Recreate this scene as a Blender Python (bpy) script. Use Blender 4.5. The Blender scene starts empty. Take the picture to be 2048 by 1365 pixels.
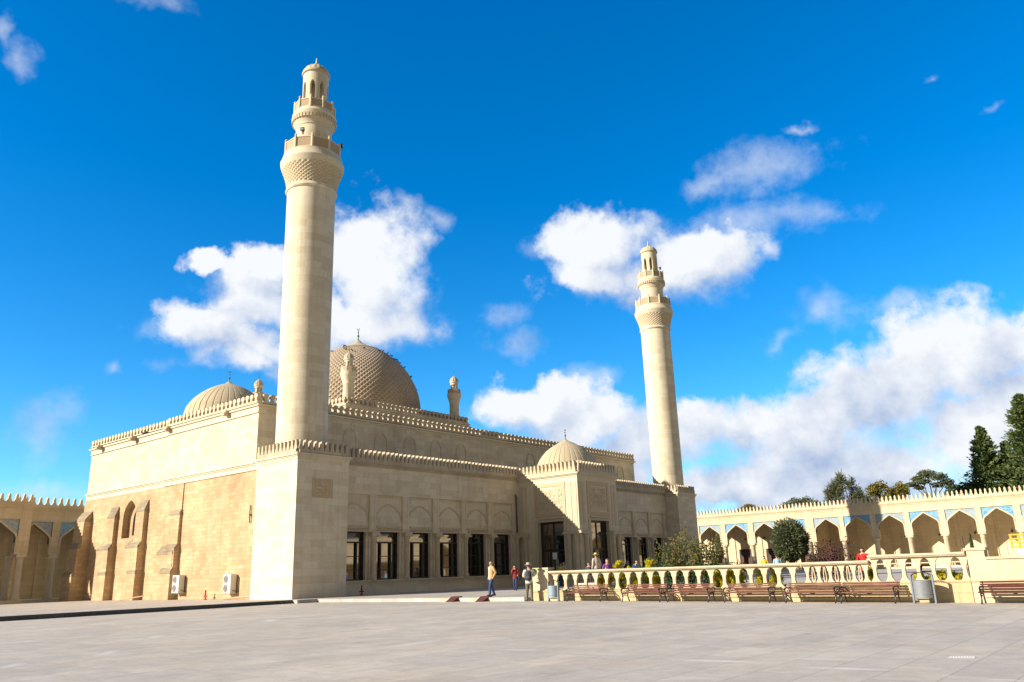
import bpy, bmesh, math, random
import numpy as np
from mathutils import Vector, Matrix
random.seed(7); np.random.seed(7)
PI=math.pi; R=math.radians
scene=bpy.context.scene
COL=scene.collection

# ------------------------------------------------------------------ helpers
class MB:
    """collects simple shapes and links them as one mesh object"""
    def __init__(s): s.v=[]; s.f=[]
    def add(s,vs,fs):
        n=len(s.v); s.v.extend(vs); s.f.extend([tuple(i+n for i in f) for f in fs]); return s
    def box(s,x0,y0,z0,x1,y1,z1):
        x0,x1=min(x0,x1),max(x0,x1); y0,y1=min(y0,y1),max(y0,y1); z0,z1=min(z0,z1),max(z0,z1)
        return s.add([(x0,y0,z0),(x1,y0,z0),(x1,y1,z0),(x0,y1,z0),(x0,y0,z1),(x1,y0,z1),(x1,y1,z1),(x0,y1,z1)],
            [(0,3,2,1),(4,5,6,7),(0,1,5,4),(1,2,6,5),(2,3,7,6),(3,0,4,7)])
    def prism(s,a,b):
        """two equal rings of points, joined and capped"""
        n=len(a)
        return s.add(list(a)+list(b),[tuple(range(n))[::-1],tuple(range(n,2*n))]+[(i,(i+1)%n,n+(i+1)%n,n+i) for i in range(n)])
    def lathe(s,prof,c=(0,0,0),n=32,a0=0,mod=None,caps=True):
        """prof: list of (r,z)"""
        vs=[];fs=[]
        for i,(r,z) in enumerate(prof):
            for k in range(n):
                a=a0+2*PI*k/n; rr=r if mod is None else mod(r,z,a,i,k)
                vs.append((c[0]+rr*math.cos(a),c[1]+rr*math.sin(a),c[2]+z))
        for i in range(len(prof)-1):
            for k in range(n):
                k2=(k+1)%n; fs.append((i*n+k,i*n+k2,(i+1)*n+k2,(i+1)*n+k))
        if caps:
            fs.append(tuple(range(n))[::-1]); m=(len(prof)-1)*n; fs.append(tuple(range(m,m+n)))
        return s.add(vs,fs)
    def tube(s,pts,rads,n=8,flat=1.0):
        """round tube through points; flat squashes it across its side direction"""
        pts=[Vector(p) for p in pts]; vs=[];fs=[]
        if isinstance(rads,(int,float)): rads=[rads]*len(pts)
        ref=None
        for i,p in enumerate(pts):
            t=(pts[min(i+1,len(pts)-1)]-pts[max(i-1,0)]).normalized()
            if ref is None: ref=Vector((1,0,0)) if abs(t.x)<.8 else Vector((0,1,0))
            u=(ref-t*ref.dot(t)).normalized(); w=t.cross(u)
            r=rads[i]; ru,rw=(r if isinstance(r,tuple) else (r,r*flat))
            for k in range(n):
                a=2*PI*k/n; vs.append(tuple(p+u*(ru*math.cos(a))+w*(rw*math.sin(a))))
            ref=u
        for i in range(len(pts)-1):
            for k in range(n):
                k2=(k+1)%n; fs.append((i*n+k,i*n+k2,(i+1)*n+k2,(i+1)*n+k))
        m=(len(pts)-1)*n
        fs.append(tuple(range(n))[::-1]); fs.append(tuple(range(m,m+n)))
        return s.add(vs,fs)
    def ball(s,c,r,n=12,m=8,sq=(1,1,1)):
        prof=[(max(1e-4,r*math.sin(PI*i/m)),-r*math.cos(PI*i/m)) for i in range(m+1)]
        t=MB().lathe(prof,(0,0,0),n); 
        return s.add([(c[0]+x*sq[0],c[1]+y*sq[1],c[2]+z*sq[2]) for x,y,z in t.v],t.f)
    def build(s,name,mat,parent=None,smooth=False,origin=None,local=False):
        me=bpy.data.meshes.new(name)
        o=origin
        if o is None: o=root_loc(parent) if parent is not None and not local else (0,0,0)
        me.from_pydata([(x-o[0],y-o[1],z-o[2]) for x,y,z in s.v],[],s.f)
        bm=bmesh.new(); bm.from_mesh(me); bmesh.ops.recalc_face_normals(bm,faces=bm.faces); bm.to_mesh(me); bm.free()
        if smooth:
            me.polygons.foreach_set('use_smooth',[True]*len(me.polygons)); me.set_sharp_from_angle(angle=R(40))
        me.materials.append(mat); me.update()
        ob=bpy.data.objects.new(name,me); COL.objects.link(ob)
        if parent is not None: ob.parent=parent
        else: ob.location=o
        return ob
def root_loc(o):
    while o.parent is not None: o=o.parent
    return tuple(o.location)
def tag(o,label=None,cat=None,group=None,kind=None):
    for k,v in (('label',label),('category',cat),('group',group),('kind',kind)):
        if v: o[k]=v
    return o
def thing(name,label,cat,loc=(0,0,0),rz=0,group=None):
    o=bpy.data.objects.new(name,None); COL.objects.link(o); o.empty_display_size=.2
    o.location=loc; o.rotation_euler=(0,0,rz)
    return tag(o,label,cat,group)
def kids(o): return [c for c in bpy.data.objects if c.parent==o]
def copy_tree(o,parent=None):
    c=o.copy(); COL.objects.link(c); c.parent=parent
    for ch in kids(o): copy_tree(ch,c)
    return c

# ------------------------------------------------------------------ materials
class NT:
    def __init__(s,name):
        s.m=bpy.data.materials.new(name); s.m.use_nodes=True; s.t=s.m.node_tree; s.t.nodes.clear()
        s.out=s.n('ShaderNodeOutputMaterial'); s.b=s.n('ShaderNodeBsdfPrincipled'); s.l(s.b.outputs[0],s.out.inputs[0])
    def n(s,ty,**k):
        nd=s.t.nodes.new(ty)
        for a,b in k.items(): setattr(nd,a,b)
        return nd
    def l(s,a,b): s.t.links.new(a,b)
    def val(s,sock,x):
        if hasattr(x,'is_linked') or isinstance(x,bpy.types.NodeSocket): s.l(x,sock)
        else: sock.default_value=x
    def math(s,op,a,b=0.0,c=None,clamp=False):
        nd=s.n('ShaderNodeMath',operation=op,use_clamp=clamp); s.val(nd.inputs[0],a); s.val(nd.inputs[1],b)
        if c is not None: s.val(nd.inputs[2],c)
        return nd.outputs[0]
    def vmath(s,op,a,b=None,c=None):
        nd=s.n('ShaderNodeVectorMath',operation=op); s.val(nd.inputs[0],a)
        if b is not None: s.val(nd.inputs[1],b)
        if c is not None: s.val(nd.inputs[2],c)
        return nd
    def mix(s,f,a,b,mode='MIX'):
        nd=s.n('ShaderNodeMix',data_type='RGBA',blend_type=mode); s.val(nd.inputs[0],f); s.val(nd.inputs[6],a); s.val(nd.inputs[7],b); return nd.outputs[2]
    def noise(s,vec,scale,det=4,rough=.55,col=False):
        nd=s.n('ShaderNodeTexNoise'); s.l(vec,nd.inputs['Vector']); nd.inputs['Scale'].default_value=scale; nd.inputs['Detail'].default_value=det; nd.inputs['Roughness'].default_value=rough
        return nd.outputs[1 if col else 0]
    def ramp(s,f,stops):
        nd=s.n('ShaderNodeValToRGB'); e=nd.color_ramp.elements
        while len(e)<len(stops): e.new(.5)
        for i,(p,c) in enumerate(stops):
            e[i].position=p; e[i].color=c if len(c)==4 else (*c,1)
        s.val(nd.inputs[0],f); return nd.outputs[0]
    def comb(s,x,y,z):
        nd=s.n('ShaderNodeCombineXYZ'); s.val(nd.inputs[0],x); s.val(nd.inputs[1],y); s.val(nd.inputs[2],z); return nd.outputs[0]
    def sep(s,v):
        nd=s.n('ShaderNodeSeparateXYZ'); s.l(v,nd.inputs[0]); return nd.outputs
    def bump(s,h,st,dist=.02):
        nd=s.n('ShaderNodeBump'); nd.inputs['Strength'].default_value=st; nd.inputs['Distance'].default_value=dist; s.val(nd.inputs['Height'],h); s.l(nd.outputs[0],s.b.inputs['Normal'])
    def base(s,c,rough=.8,metal=0,spec=None):
        s.val(s.b.inputs['Base Color'],c if not isinstance(c,tuple) or len(c)==4 else (*c,1))
        s.val(s.b.inputs['Roughness'],rough); s.b.inputs['Metallic'].default_value=metal
        if spec is not None: s.b.inputs['Specular IOR Level'].default_value=spec
        return s.m
def c4(c): return (*c,1)
def pos(t): return t.n('ShaderNodeNewGeometry').outputs['Position']
def stone(name,c1,c2,mort,bw=.8,bh=.38,cyl=None,patch=(.86,1.1),blotch=None,bumpst=.35,msize=.012,rough=.85,smear=.5):
    t=NT(name); g=t.n('ShaderNodeNewGeometry'); P=g.outputs['Position']; x,y,z=t.sep(P)
    if cyl:
        u=t.math('MULTIPLY',t.math('ARCTAN2',t.math('SUBTRACT',y,cyl[1]),t.math('SUBTRACT',x,cyl[0])),cyl[2])
    else:
        nx,ny,nz=t.sep(g.outputs['True Normal'])
        u=t.math('ADD',t.math('MULTIPLY',x,t.math('ABSOLUTE',ny)),t.math('MULTIPLY',y,t.math('ABSOLUTE',nx)))
    v=t.comb(u,z,0.0)
    br=t.n('ShaderNodeTexBrick'); t.l(v,br.inputs['Vector']); br.inputs['Scale'].default_value=1
    br.inputs['Color1'].default_value=c4(c1); br.inputs['Color2'].default_value=c4(c2); br.inputs['Mortar'].default_value=c4(mort)
    br.inputs['Brick Width'].default_value=bw; br.inputs['Row Height'].default_value=bh; br.inputs['Mortar Size'].default_value=msize; br.inputs['Mortar Smooth'].default_value=.3; br.inputs['Bias'].default_value=-.1
    big=t.noise(P,.32,5,.6); fine=t.noise(P,5.0,5,.65)
    f=t.math('MULTIPLY_ADD',big,(patch[1]-patch[0])*2,patch[0]-(patch[1]-patch[0])*.5)
    f=t.math('MULTIPLY',f,t.math('MULTIPLY_ADD',fine,.22,.89))
    col=t.mix(1.0,br.outputs['Color'],t.comb(f,f,f),'MULTIPLY')
    sk=t.noise(t.comb(t.math('MULTIPLY',u,2.6),t.math('MULTIPLY',z,.16),0.0),1.0,5,.65)
    k=t.math('MULTIPLY_ADD',t.math('MULTIPLY',t.math('SUBTRACT',sk,.50,clamp=True),3.2,clamp=True),-.26,1.03)
    col=t.mix(1.0,col,t.comb(k,t.math('MULTIPLY',k,.995),t.math('MULTIPLY',k,.98)),'MULTIPLY')
    if blotch:
        st=t.noise(t.vmath('MULTIPLY',P,(1.2,1.2,.5)).outputs[0],1.1,6,.7)
        m=t.math('MULTIPLY',t.math('SUBTRACT',st,.55,clamp=True),3.0*smear,clamp=True)
        col=t.mix(m,col,c4(blotch))
    hgt=t.math('MULTIPLY_ADD',br.outputs['Fac'],-.6,t.math('MULTIPLY',t.noise(P,14.0,4,.7),.5))
    t.bump(hgt,bumpst,.03)
    return t.base(col,rough,spec=.25)
def plain(name,c,rough=.6,metal=0,var=.12,scale=6,bumpst=0,spec=None):
    t=NT(name); P=t.n('ShaderNodeTexCoord').outputs['Object']; n=t.noise(P,scale,4,.6)
    f=t.math('MULTIPLY_ADD',n,var*2,1-var)
    col=t.mix(1.0,c4(c),t.comb(f,f,f),'MULTIPLY')
    if bumpst: t.bump(n,bumpst,.01)
    return t.base(col,rough,metal,spec)
def leafmat(name,c1,c2,c3,trans=.25,scale=1.2):
    t=NT(name); g=t.n('ShaderNodeNewGeometry'); P=g.outputs['Position']; rnd=g.outputs['Random Per Island']
    n=t.noise(P,scale,3,.6)
    col=t.ramp(t.math('ADD',t.math('MULTIPLY',n,.7),t.math('MULTIPLY_ADD',rnd,.5,-.1)),[(.15,c1),(.5,c2),(.85,c3)])
    t.base(col,.6,spec=.2)
    tr=t.n('ShaderNodeBsdfTranslucent'); t.l(col,tr.inputs[0]); mx=t.n('ShaderNodeMixShader'); mx.inputs[0].default_value=trans
    t.l(t.b.outputs[0],mx.inputs[1]); t.l(tr.outputs[0],mx.inputs[2]); t.l(mx.outputs[0],t.out.inputs[0])
    return t.m

LIGHT=dict(c1=(.70,.625,.48),c2=(.595,.505,.365),mort=(.61,.525,.385))
M={}
M['stone']=stone('pale_limestone',LIGHT['c1'],LIGHT['c2'],LIGHT['mort'],1.15,.42)
M['stone_smooth']=stone('dressed_limestone',(.67,.595,.45),(.62,.535,.395),(.57,.49,.36),1.6,.6,patch=(.9,1.06),msize=.006,bumpst=.2)
M['stone_weather']=stone('weathered_coping',(.53,.45,.33),(.47,.39,.28),(.40,.33,.24),.8,.5,patch=(.75,1.12),blotch=(.27,.24,.19),smear=.6)
M['stone_hall']=stone('hall_limestone',(.68,.60,.455),(.57,.475,.335),(.57,.485,.355),1.0,.42,patch=(.8,1.12),blotch=(.38,.30,.21),smear=.45)
M['stone_old']=stone('old_orange_masonry',(.55,.395,.24),(.445,.30,.165),(.42,.32,.205),.62,.27,patch=(.72,1.2),blotch=(.58,.48,.33),msize=.016,bumpst=.7,smear=.5)
M['stone_arcade']=stone('honey_limestone',(.63,.525,.36),(.57,.46,.30),(.48,.39,.265),.9,.45,patch=(.9,1.08),blotch=(.50,.33,.14),smear=.3)
M['stone_rail']=stone('balustrade_limestone',(.56,.48,.34),(.53,.445,.31),(.44,.36,.25),1.3,.6,patch=(.88,1.06),msize=.006,bumpst=.25)
M['plinth']=stone('plinth_limestone',(.56,.43,.255),(.52,.39,.22),(.42,.32,.2),1.2,.5,patch=(.85,1.1))
M['dome_stone']=plain('dome_stone',(.40,.315,.225),.85,var=.2,scale=.8)
M['rib_dome']=plain('ribbed_dome_stone',(.50,.415,.275),.85,var=.12,scale=1.5)
M['carve']=plain('carved_limestone',(.56,.465,.32),.85,var=.16,scale=3,bumpst=.4)
M['carve_warm']=plain('carved_band',(.53,.41,.255),.85,var=.25,scale=9,bumpst=.6)
M['lattice']=plain('lattice_limestone',(.42,.31,.19),.85,var=.45,scale=26,bumpst=.8)
M['dark_frame']=plain('dark_brown_frame',(.022,.012,.009),.4,var=.2)
M['door']=plain('dark_wood_door',(.045,.016,.011),.4,var=.3,scale=3)
M['door_red']=plain('brown_wood_door',(.11,.04,.02),.5,var=.3,scale=3)
t=NT('window_glass'); t.base((.012,.013,.014,1),.03,spec=.5); t.b.inputs['IOR'].default_value=2.7; M['glass']=t.m
M['iron']=plain('black_cast_iron',(.02,.02,.024),.45,var=.2)
M['pipe']=plain('dark_drainpipe',(.09,.07,.055),.5)
M['bronze']=plain('tarnished_finial',(.16,.14,.10),.45,.5)
M['steel']=plain('galvanised_steel',(.36,.385,.42),.38,.5,var=.15,scale=12)
M['steel_blue']=plain('blue_grey_steel',(.36,.46,.54),.42,.4,var=.12,scale=12)
M['steel_post']=plain('grey_steel_post',(.17,.20,.23),.5,.2,var=.1)
M['white_case']=plain('white_enamel',(.62,.61,.585),.45,var=.06)
M['grille']=plain('grey_fan_grille',(.22,.21,.21),.6,var=.35,scale=40)
M['red']=plain('red_painted_iron',(.42,.018,.02),.45,var=.15)
M['paper']=plain('paper',(.72,.74,.78),.8,var=.04)
M['rust']=plain('rusty_steel',(.10,.022,.018),.8,var=.35,scale=9)
M['cream']=plain('cream_painted_wood',(.62,.48,.34),.7,var=.2)
M['timber']=plain('weathered_timber',(.42,.31,.19),.8,var=.25,scale=4)
M['brown_trellis']=plain('brown_trellis_wood',(.10,.05,.03),.7)
M['yellow']=plain('yellow_orange_paint',(.72,.36,.02),.45,var=.1)
M['sack']=plain('white_blue_plastic',(.38,.42,.56),.5,var=.25,scale=6)
M['lamp']=plain('dark_lamp_metal',(.05,.045,.035),.4)
M['lens']=plain('lamp_glass',(.35,.33,.28),.15)
M['stain']=stone('stained_cap_stone',(.36,.29,.195),(.26,.205,.14),(.22,.17,.12),.7,.3,patch=(.7,1.2),blotch=(.13,.11,.085),smear=1.0)
M['kerb_shade_tone']=stone('granite_kerb_shade_tone',(.12,.115,.112),(.09,.087,.088),(.05,.05,.05),1.1,.6,patch=(.75,1.2),bumpst=.3)  # same kerb granite, with the left run's shade put into its colour
M['kerb']=stone('granite_kerb',(.52,.48,.42),(.40,.37,.34),(.25,.22,.2),1.1,.6,patch=(.75,1.2),bumpst=.4,blotch=(.60,.57,.52))
# slatted bench wood
t=NT('bench_wood'); P=t.n('ShaderNodeTexCoord').outputs['Object']
n=t.noise(t.vmath('MULTIPLY',P,(14.0,1.5,14.0)).outputs[0],1.6,5,.65)
oi=t.n('ShaderNodeObjectInfo').outputs['Random']
t.base(t.ramp(n,[(.25,(.065,.025,.016)),(.5,(.14,.060,.040)),(.75,(.27,.145,.105))]),.75,spec=.15); M['wood']=t.m
t=NT('bench_wood_dark'); P=t.n('ShaderNodeTexCoord').outputs['Object']
n=t.noise(t.vmath('MULTIPLY',P,(14.0,1.5,14.0)).outputs[0],1.6,5,.65)
t.base(t.ramp(n,[(.25,(.05,.013,.009)),(.5,(.09,.024,.017)),(.75,(.14,.045,.034))]),.75,spec=.15); M['wood_dark']=t.m
def tile(name,bg1,bg2,dots):
    t=NT(name); g=t.n('ShaderNodeNewGeometry'); P=g.outputs['Position']; x,y,z=t.sep(P); nx,ny,nz=t.sep(g.outputs['True Normal'])
    u=t.math('ADD',t.math('MULTIPLY',x,t.math('ABSOLUTE',ny)),t.math('MULTIPLY',y,t.math('ABSOLUTE',nx))); v=t.comb(u,z,0.0)
    n=t.noise(v,3.2,3,.5); base=t.ramp(n,[(.36,bg1),(.5,bg2),(.64,bg1)])
    vo=t.n('ShaderNodeTexVoronoi'); t.l(v,vo.inputs['Vector']); vo.inputs['Scale'].default_value=2.6; vo.inputs['Randomness'].default_value=.75
    d=vo.outputs['Distance']; cr=t.sep(vo.outputs['Color'])[0]
    dotc=t.ramp(cr,dots)
    col=t.mix(t.math('LESS_THAN',d,.24),base,dotc)
    vo2=t.n('ShaderNodeTexVoronoi',feature='DISTANCE_TO_EDGE'); t.l(v,vo2.inputs['Vector']); vo2.inputs['Scale'].default_value=3.4
    col=t.mix(t.math('MULTIPLY',t.math('LESS_THAN',vo2.outputs['Distance'],.07),.6),col,c4(bg2))
    M[name]=t.base(col,.3,spec=.5); return t.m
tile('tile_blue',(.07,.22,.43),(.20,.39,.54),[(.2,(.03,.10,.28)),(.5,(.45,.55,.60)),(.8,(.10,.28,.47))])
tile('tile_pale',(.20,.27,.34),(.32,.39,.43),[(.25,(.13,.22,.36)),(.55,(.50,.17,.10)),(.8,(.34,.37,.30))])
# paving
def paving(name,c1,c2,mort,bw,bh,stains=(),streak=.35):
    t=NT(name); P=pos(t); x,y,z=t.sep(P); v=t.comb(x,y,0.0)
    br=t.n('ShaderNodeTexBrick'); t.l(v,br.inputs['Vector']); br.inputs['Scale'].default_value=1; br.offset=.5
    br.inputs['Color1'].default_value=c4(c1); br.inputs['Color2'].default_value=c4(c2); br.inputs['Mortar'].default_value=c4(mort)
    br.inputs['Brick Width'].default_value=bw; br.inputs['Row Height'].default_value=bh; br.inputs['Mortar Size'].default_value=.008; br.inputs['Mortar Smooth'].default_value=.2
    big=t.noise(P,.22,6,.65); mid=t.noise(P,1.7,6,.7); fine=t.noise(P,22.0,4,.7)
    f=t.math('MULTIPLY_ADD',big,.5,.75); f=t.math('MULTIPLY',f,t.math('MULTIPLY_ADD',mid,.72,.64)); f=t.math('MULTIPLY',f,t.math('MULTIPLY_ADD',fine,.34,.83))
    col=t.mix(1.0,br.outputs['Color'],t.comb(f,f,f),'MULTIPLY')
    warm=t.noise(P,.55,4,.6)
    col=t.mix(t.math('MULTIPLY',t.math('SUBTRACT',warm,.5,clamp=True),1.6,clamp=True),col,t.mix(1.0,col,(1.12,.96,.82,1),'MULTIPLY'))
    # pale lime scale: thin worn patches
    st=t.noise(t.vmath('MULTIPLY',P,(.6,.9,1.0)).outputs[0],.7,7,.7)
    m=t.math('MULTIPLY',t.math('SUBTRACT',st,.57,clamp=True),4.0*streak,clamp=True)
    for (sx,sy,a,b,rot,k) in stains:
        d=t.vmath('SUBTRACT',P,(sx,sy,0.0)).outputs[0]
        vr=t.n('ShaderNodeVectorRotate',rotation_type='Z_AXIS'); t.l(d,vr.inputs['Vector']); vr.inputs['Angle'].default_value=-rot
        d=t.vmath('MULTIPLY',vr.outputs[0],(1/a,1/b,0.0)).outputs[0]
        ln=t.vmath('LENGTH',d).outputs['Value']
        e=t.math('MULTIPLY',t.math('SUBTRACT',t.math('ADD',1.15,t.math('MULTIPLY',mid,-.0)),t.math('MULTIPLY_ADD',mid,1.3,t.math('MULTIPLY',ln,.75)),clamp=True),k*2.2,clamp=True)
        m=t.math('MAXIMUM',m,e)
    col=t.mix(m,col,(.66,.64,.60,1))
    t.bump(t.math('MULTIPLY_ADD',br.outputs['Fac'],-.7,t.math('MULTIPLY',fine,.3)),.3,.01)
    M[name]=t.base(col,.75,spec=.3); return t.m
STAINS=[(-12.76,-16.85,1.5,.5,.9,.8),(-18.38,-20.22,1.2,.3,.9,.6),(-21.15,-23.64,1.3,.28,.9,.7),(-16.95,-28.22,1.4,.4,.2,.6),(-8.36,-25.15,1.6,.5,.7,.5),(-17.06,-31.09,.75,.12,-1.25,.9),(-16.93,-33.02,.8,.12,-1.3,.9),(-17.1,-34.98,1.3,.22,-1.35,.8),(-17.16,-36.94,.9,.2,-1.35,.8),(-17.38,-38.89,.5,.08,-1.4,1.0),(-23.1,-24.3,.8,.25,.9,.6),(-16.2,-36.2,1.2,.2,-1.3,.5)]
paving('plaza_paving',(.53,.47,.39),(.465,.42,.36),(.33,.29,.245),1.5,.75,STAINS)
paving('platform_paving',(.52,.46,.385),(.45,.40,.34),(.30,.26,.21),.9,.6,(),.3)
t=NT('terrain_soil'); P=pos(t); n=t.noise(P,.4,5); t.base(t.ramp(n,[(.3,(.09,.10,.04)),(.7,(.16,.13,.08))]),.95); M['soil']=t.m
M['leaf_conifer']=leafmat('conifer_needles',(.05,.08,.028),(.12,.165,.055),(.21,.25,.09),.25,.5)
M['leaf_pine']=leafmat('pine_needles',(.06,.08,.038),(.125,.14,.062),(.20,.19,.095),.25,.6)
M['leaf_autumn']=leafmat('yellowing_leaves',(.10,.10,.02),(.20,.17,.03),(.30,.21,.04),.3,.7)
M['leaf_rose']=leafmat('rose_leaves',(.06,.09,.025),(.15,.17,.05),(.36,.22,.07),.35,1.6)
M['leaf_green']=leafmat('green_leaves',(.02,.045,.015),(.05,.09,.03),(.09,.14,.05),.25,1.5)
M['leaf_privet']=leafmat('grey_green_leaves',(.06,.08,.038),(.125,.15,.072),(.22,.24,.13),.3,2.2)
M['leaf_thuja']=leafmat('golden_conifer_leaves',(.30,.30,.015),(.62,.54,.02),(.85,.70,.05),.45,2.5)
M['leaf_purple']=leafmat('purple_leaves',(.05,.02,.025),(.10,.04,.045),(.17,.075,.07),.25,2.0)
M['bark']=plain('tree_bark',(.12,.09,.065),.9,var=.3,scale=5,bumpst=.5)
M['stem']=plain('thorny_stems',(.15,.085,.05),.85,var=.25,scale=8)
# ------------------------------------------------------------------ wall building blocks
def mX(X,s=1):   # wall that faces -X (s=1) : u runs along Y, d goes into the wall
    return lambda u,z,d: (X+s*d,u,z)
def mY(Y,s=1):   # wall that faces -Y
    return lambda u,z,d: (u,Y+s*d,z)
def slab(mb,mp,u0,u1,z0,z1,d0,d1):
    a=mp(u0,z0,d0); b=mp(u1,z1,d1); mb.box(*a,*b)
def arch(c,h,z0,zsh,zap,n=6):
    """outline of a pointed arch, left foot to right foot"""
    L=[(-h,z0),(-h,z0+(zsh-z0)*.72)]
    for i in range(1,n+1):
        a=PI*.30*i/n; L.append((-h+ .17*h*(1-math.cos(a*1.3))/(1-math.cos(PI*.39)), z0+(zsh-z0)*(.72+.28*math.sin(a)/math.sin(PI*.30))))
    x,z=L[-1]; L.append((x*.5,z+(zap-z)*.52))
    return [(c+u,v) for u,v in L]+[(c,zap)]+[(c-u,v) for u,v in reversed(L)]
def ogive(c,h,z0,zs,zap,n=8,q=.80):
    L=[(-h,z0)]
    for i in range(n+1):
        a=q*PI/2*i/n; L.append((-h*(math.cos(a)-math.cos(q*PI/2))/(1-math.cos(q*PI/2)), zs+(zap-zs)*math.sin(a)/math.sin(q*PI/2)))
    return [(c+u,v) for u,v in L]+[(c-u,v) for u,v in reversed(L[:-1])]
def fill_above(mb,mp,cv,ztop,d0,d1):
    for (u0,z0),(u1,z1) in zip(cv,cv[1:]):
        if abs(u1-u0)<1e-4: continue
        mb.prism([mp(u0,z0,d0),mp(u1,z1,d0),mp(u1,ztop,d0),mp(u0,ztop,d0)],[mp(u0,z0,d1),mp(u1,z1,d1),mp(u1,ztop,d1),mp(u0,ztop,d1)])
def band(mb,mp,cv,w,d0,d1):
    P=[Vector((u,z)) for u,z in cv]; O=[]
    for i,p in enumerate(P):
        t=(P[min(i+1,len(P)-1)]-P[max(i-1,0)]).normalized(); nrm=Vector((-t.y,t.x)); O.append(p+nrm*w)
    for i in range(len(P)-1):
        q=[P[i],P[i+1],O[i+1],O[i]]
        mb.prism([mp(a.x,a.y,d0) for a in q],[mp(a.x,a.y,d1) for a in q])
MER_TALL=[(-.155,0),(.155,0),(.145,.14),(.085,.32),(.08,.50),(.05,.58),(0,.62),(-.05,.58),(-.08,.50),(-.085,.32),(-.145,.14)]
MER_MUSH=[(-.13,0),(.13,0),(.10,.13),(.10,.2),(.20,.30),(.19,.44),(.09,.52),(-.09,.52),(-.19,.44),(-.20,.30),(-.10,.2),(-.10,.13)]
MER_SPIKE=[(-.20,0),(.20,0),(.15,.12),(.09,.28),(.095,.46),(.055,.60),(0,.66),(-.055,.60),(-.095,.46),(-.09,.28),(-.15,.12)]
def parapet(mb,a,b,z,pitch=.4,prof=MER_TALL,th=.26,strip=.22,sc=1.0,inset=.2):
    a=Vector(a); b=Vector(b); L=(b-a).length; t=(b-a)/L; nrm=Vector((t.y,-t.x))
    def P(s,zz,d): q=a+t*s+nrm*d; return (q.x,q.y,z+zz)
    mb.prism([P(0,0,th/2+.03),P(L,0,th/2+.03),P(L,strip,th/2+.03),P(0,strip,th/2+.03)],[P(0,0,-th/2),P(L,0,-th/2),P(L,strip,-th/2),P(0,strip,-th/2)])
    n=max(2,int(round((L-2*inset)/pitch)));
    for i in range(n+1):
        s=inset+(L-2*inset)*i/n; k=sc*(1+random.uniform(-.02,.02)); hs=pitch/.4*.98 if prof is MER_TALL else 1
        mb.prism([P(s+u*hs,strip+v*k,th/2) for u,v in prof],[P(s+u*hs,strip+v*k,-th/2) for u,v in prof])
def cornice(mb,x0,y0,x1,y1,z,steps=((.05,.16),(.13,.10))):
    """stack of widening slabs round a box, from z upwards"""
    for o,h in steps:
        mb.box(x0-o,y0-o,z,x1+o,y1+o,z+h); z+=h
    return z
def ring_parapet(mb,x0,y0,x1,y1,z,sides='wsen',**k):
    for sd in sides:
        a,b=dict(s=((x0,y0),(x1,y0)),e=((x1,y0),(x1,y1)),n=((x1,y1),(x0,y1)),w=((x0,y1),(x0,y0)))[sd]
        parapet(mb,a,b,z,**k)
def strokes(mb,mp,u0,u1,z0,z1,n,seed,d=-.025,w=.035):
    """raised calligraphic strokes: uprights, bowls, slanting tails and dots"""
    rs=random.Random(seed); W=u1-u0; H=z1-z0
    def poly(pts,w0):
        for i in range(len(pts)-1):
            p=Vector(pts[i]);q=Vector(pts[i+1]); t=(q-p)
            if t.length<1e-5: continue
            t.normalize(); nr=Vector((-t.y,t.x)); ww=w0*(.6+.8*math.sin(PI*(i+.5)/(len(pts)-1)))
            r=[p-nr*ww/2-t*.004,q-nr*ww/2+t*.004,q+nr*ww/2+t*.004,p+nr*ww/2-t*.004]; dd=d*(1+.12*rs.random())
            mb.prism([mp(a.x,a.y,dd) for a in r],[mp(a.x,a.y,.02) for a in r])
    rows=3
    for r in range(rows):
        zb=z0+H*(r+.18)/rows; rh=H/rows; m=n//rows
        for i in range(m):
            u=u0+W*(i+.5)/m+rs.uniform(-.3,.3)*W/m; k=rs.random()
            if k<.34: poly([(u+rs.uniform(-.03,.03),zb),(u+.01,zb+rh*.45),(u-.03,zb+rh*rs.uniform(.75,1.0))],w)
            elif k<.66:
                rr=rs.uniform(.07,.14); poly([(u+rr*1.5*math.cos(a),zb+rh*.12+rr*math.sin(a)) for a in [PI+PI*j/7 for j in range(8)]],w)
            elif k<.86: poly([(u-.18,zb-.03),(u-.05,zb+.05),(u+.08,zb+rh*.35),(u+.2,zb+rh*.7)],w)
            else: poly([(u+.09*math.cos(a),zb+rh*.4+.07*math.sin(a)) for a in [2*PI*j/8 for j in range(9)]],w*.8)
            if rs.random()<.6: du=rs.uniform(-.08,.08); poly([(u+du,zb+rh*.72),(u+du+.05,zb+rh*.78)],w*1.3)
        poly([(u0+W*(.04+.92*j/12),zb-.01+.03*math.sin(j*1.7+r)) for j in range(13)],w*.9)

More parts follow.
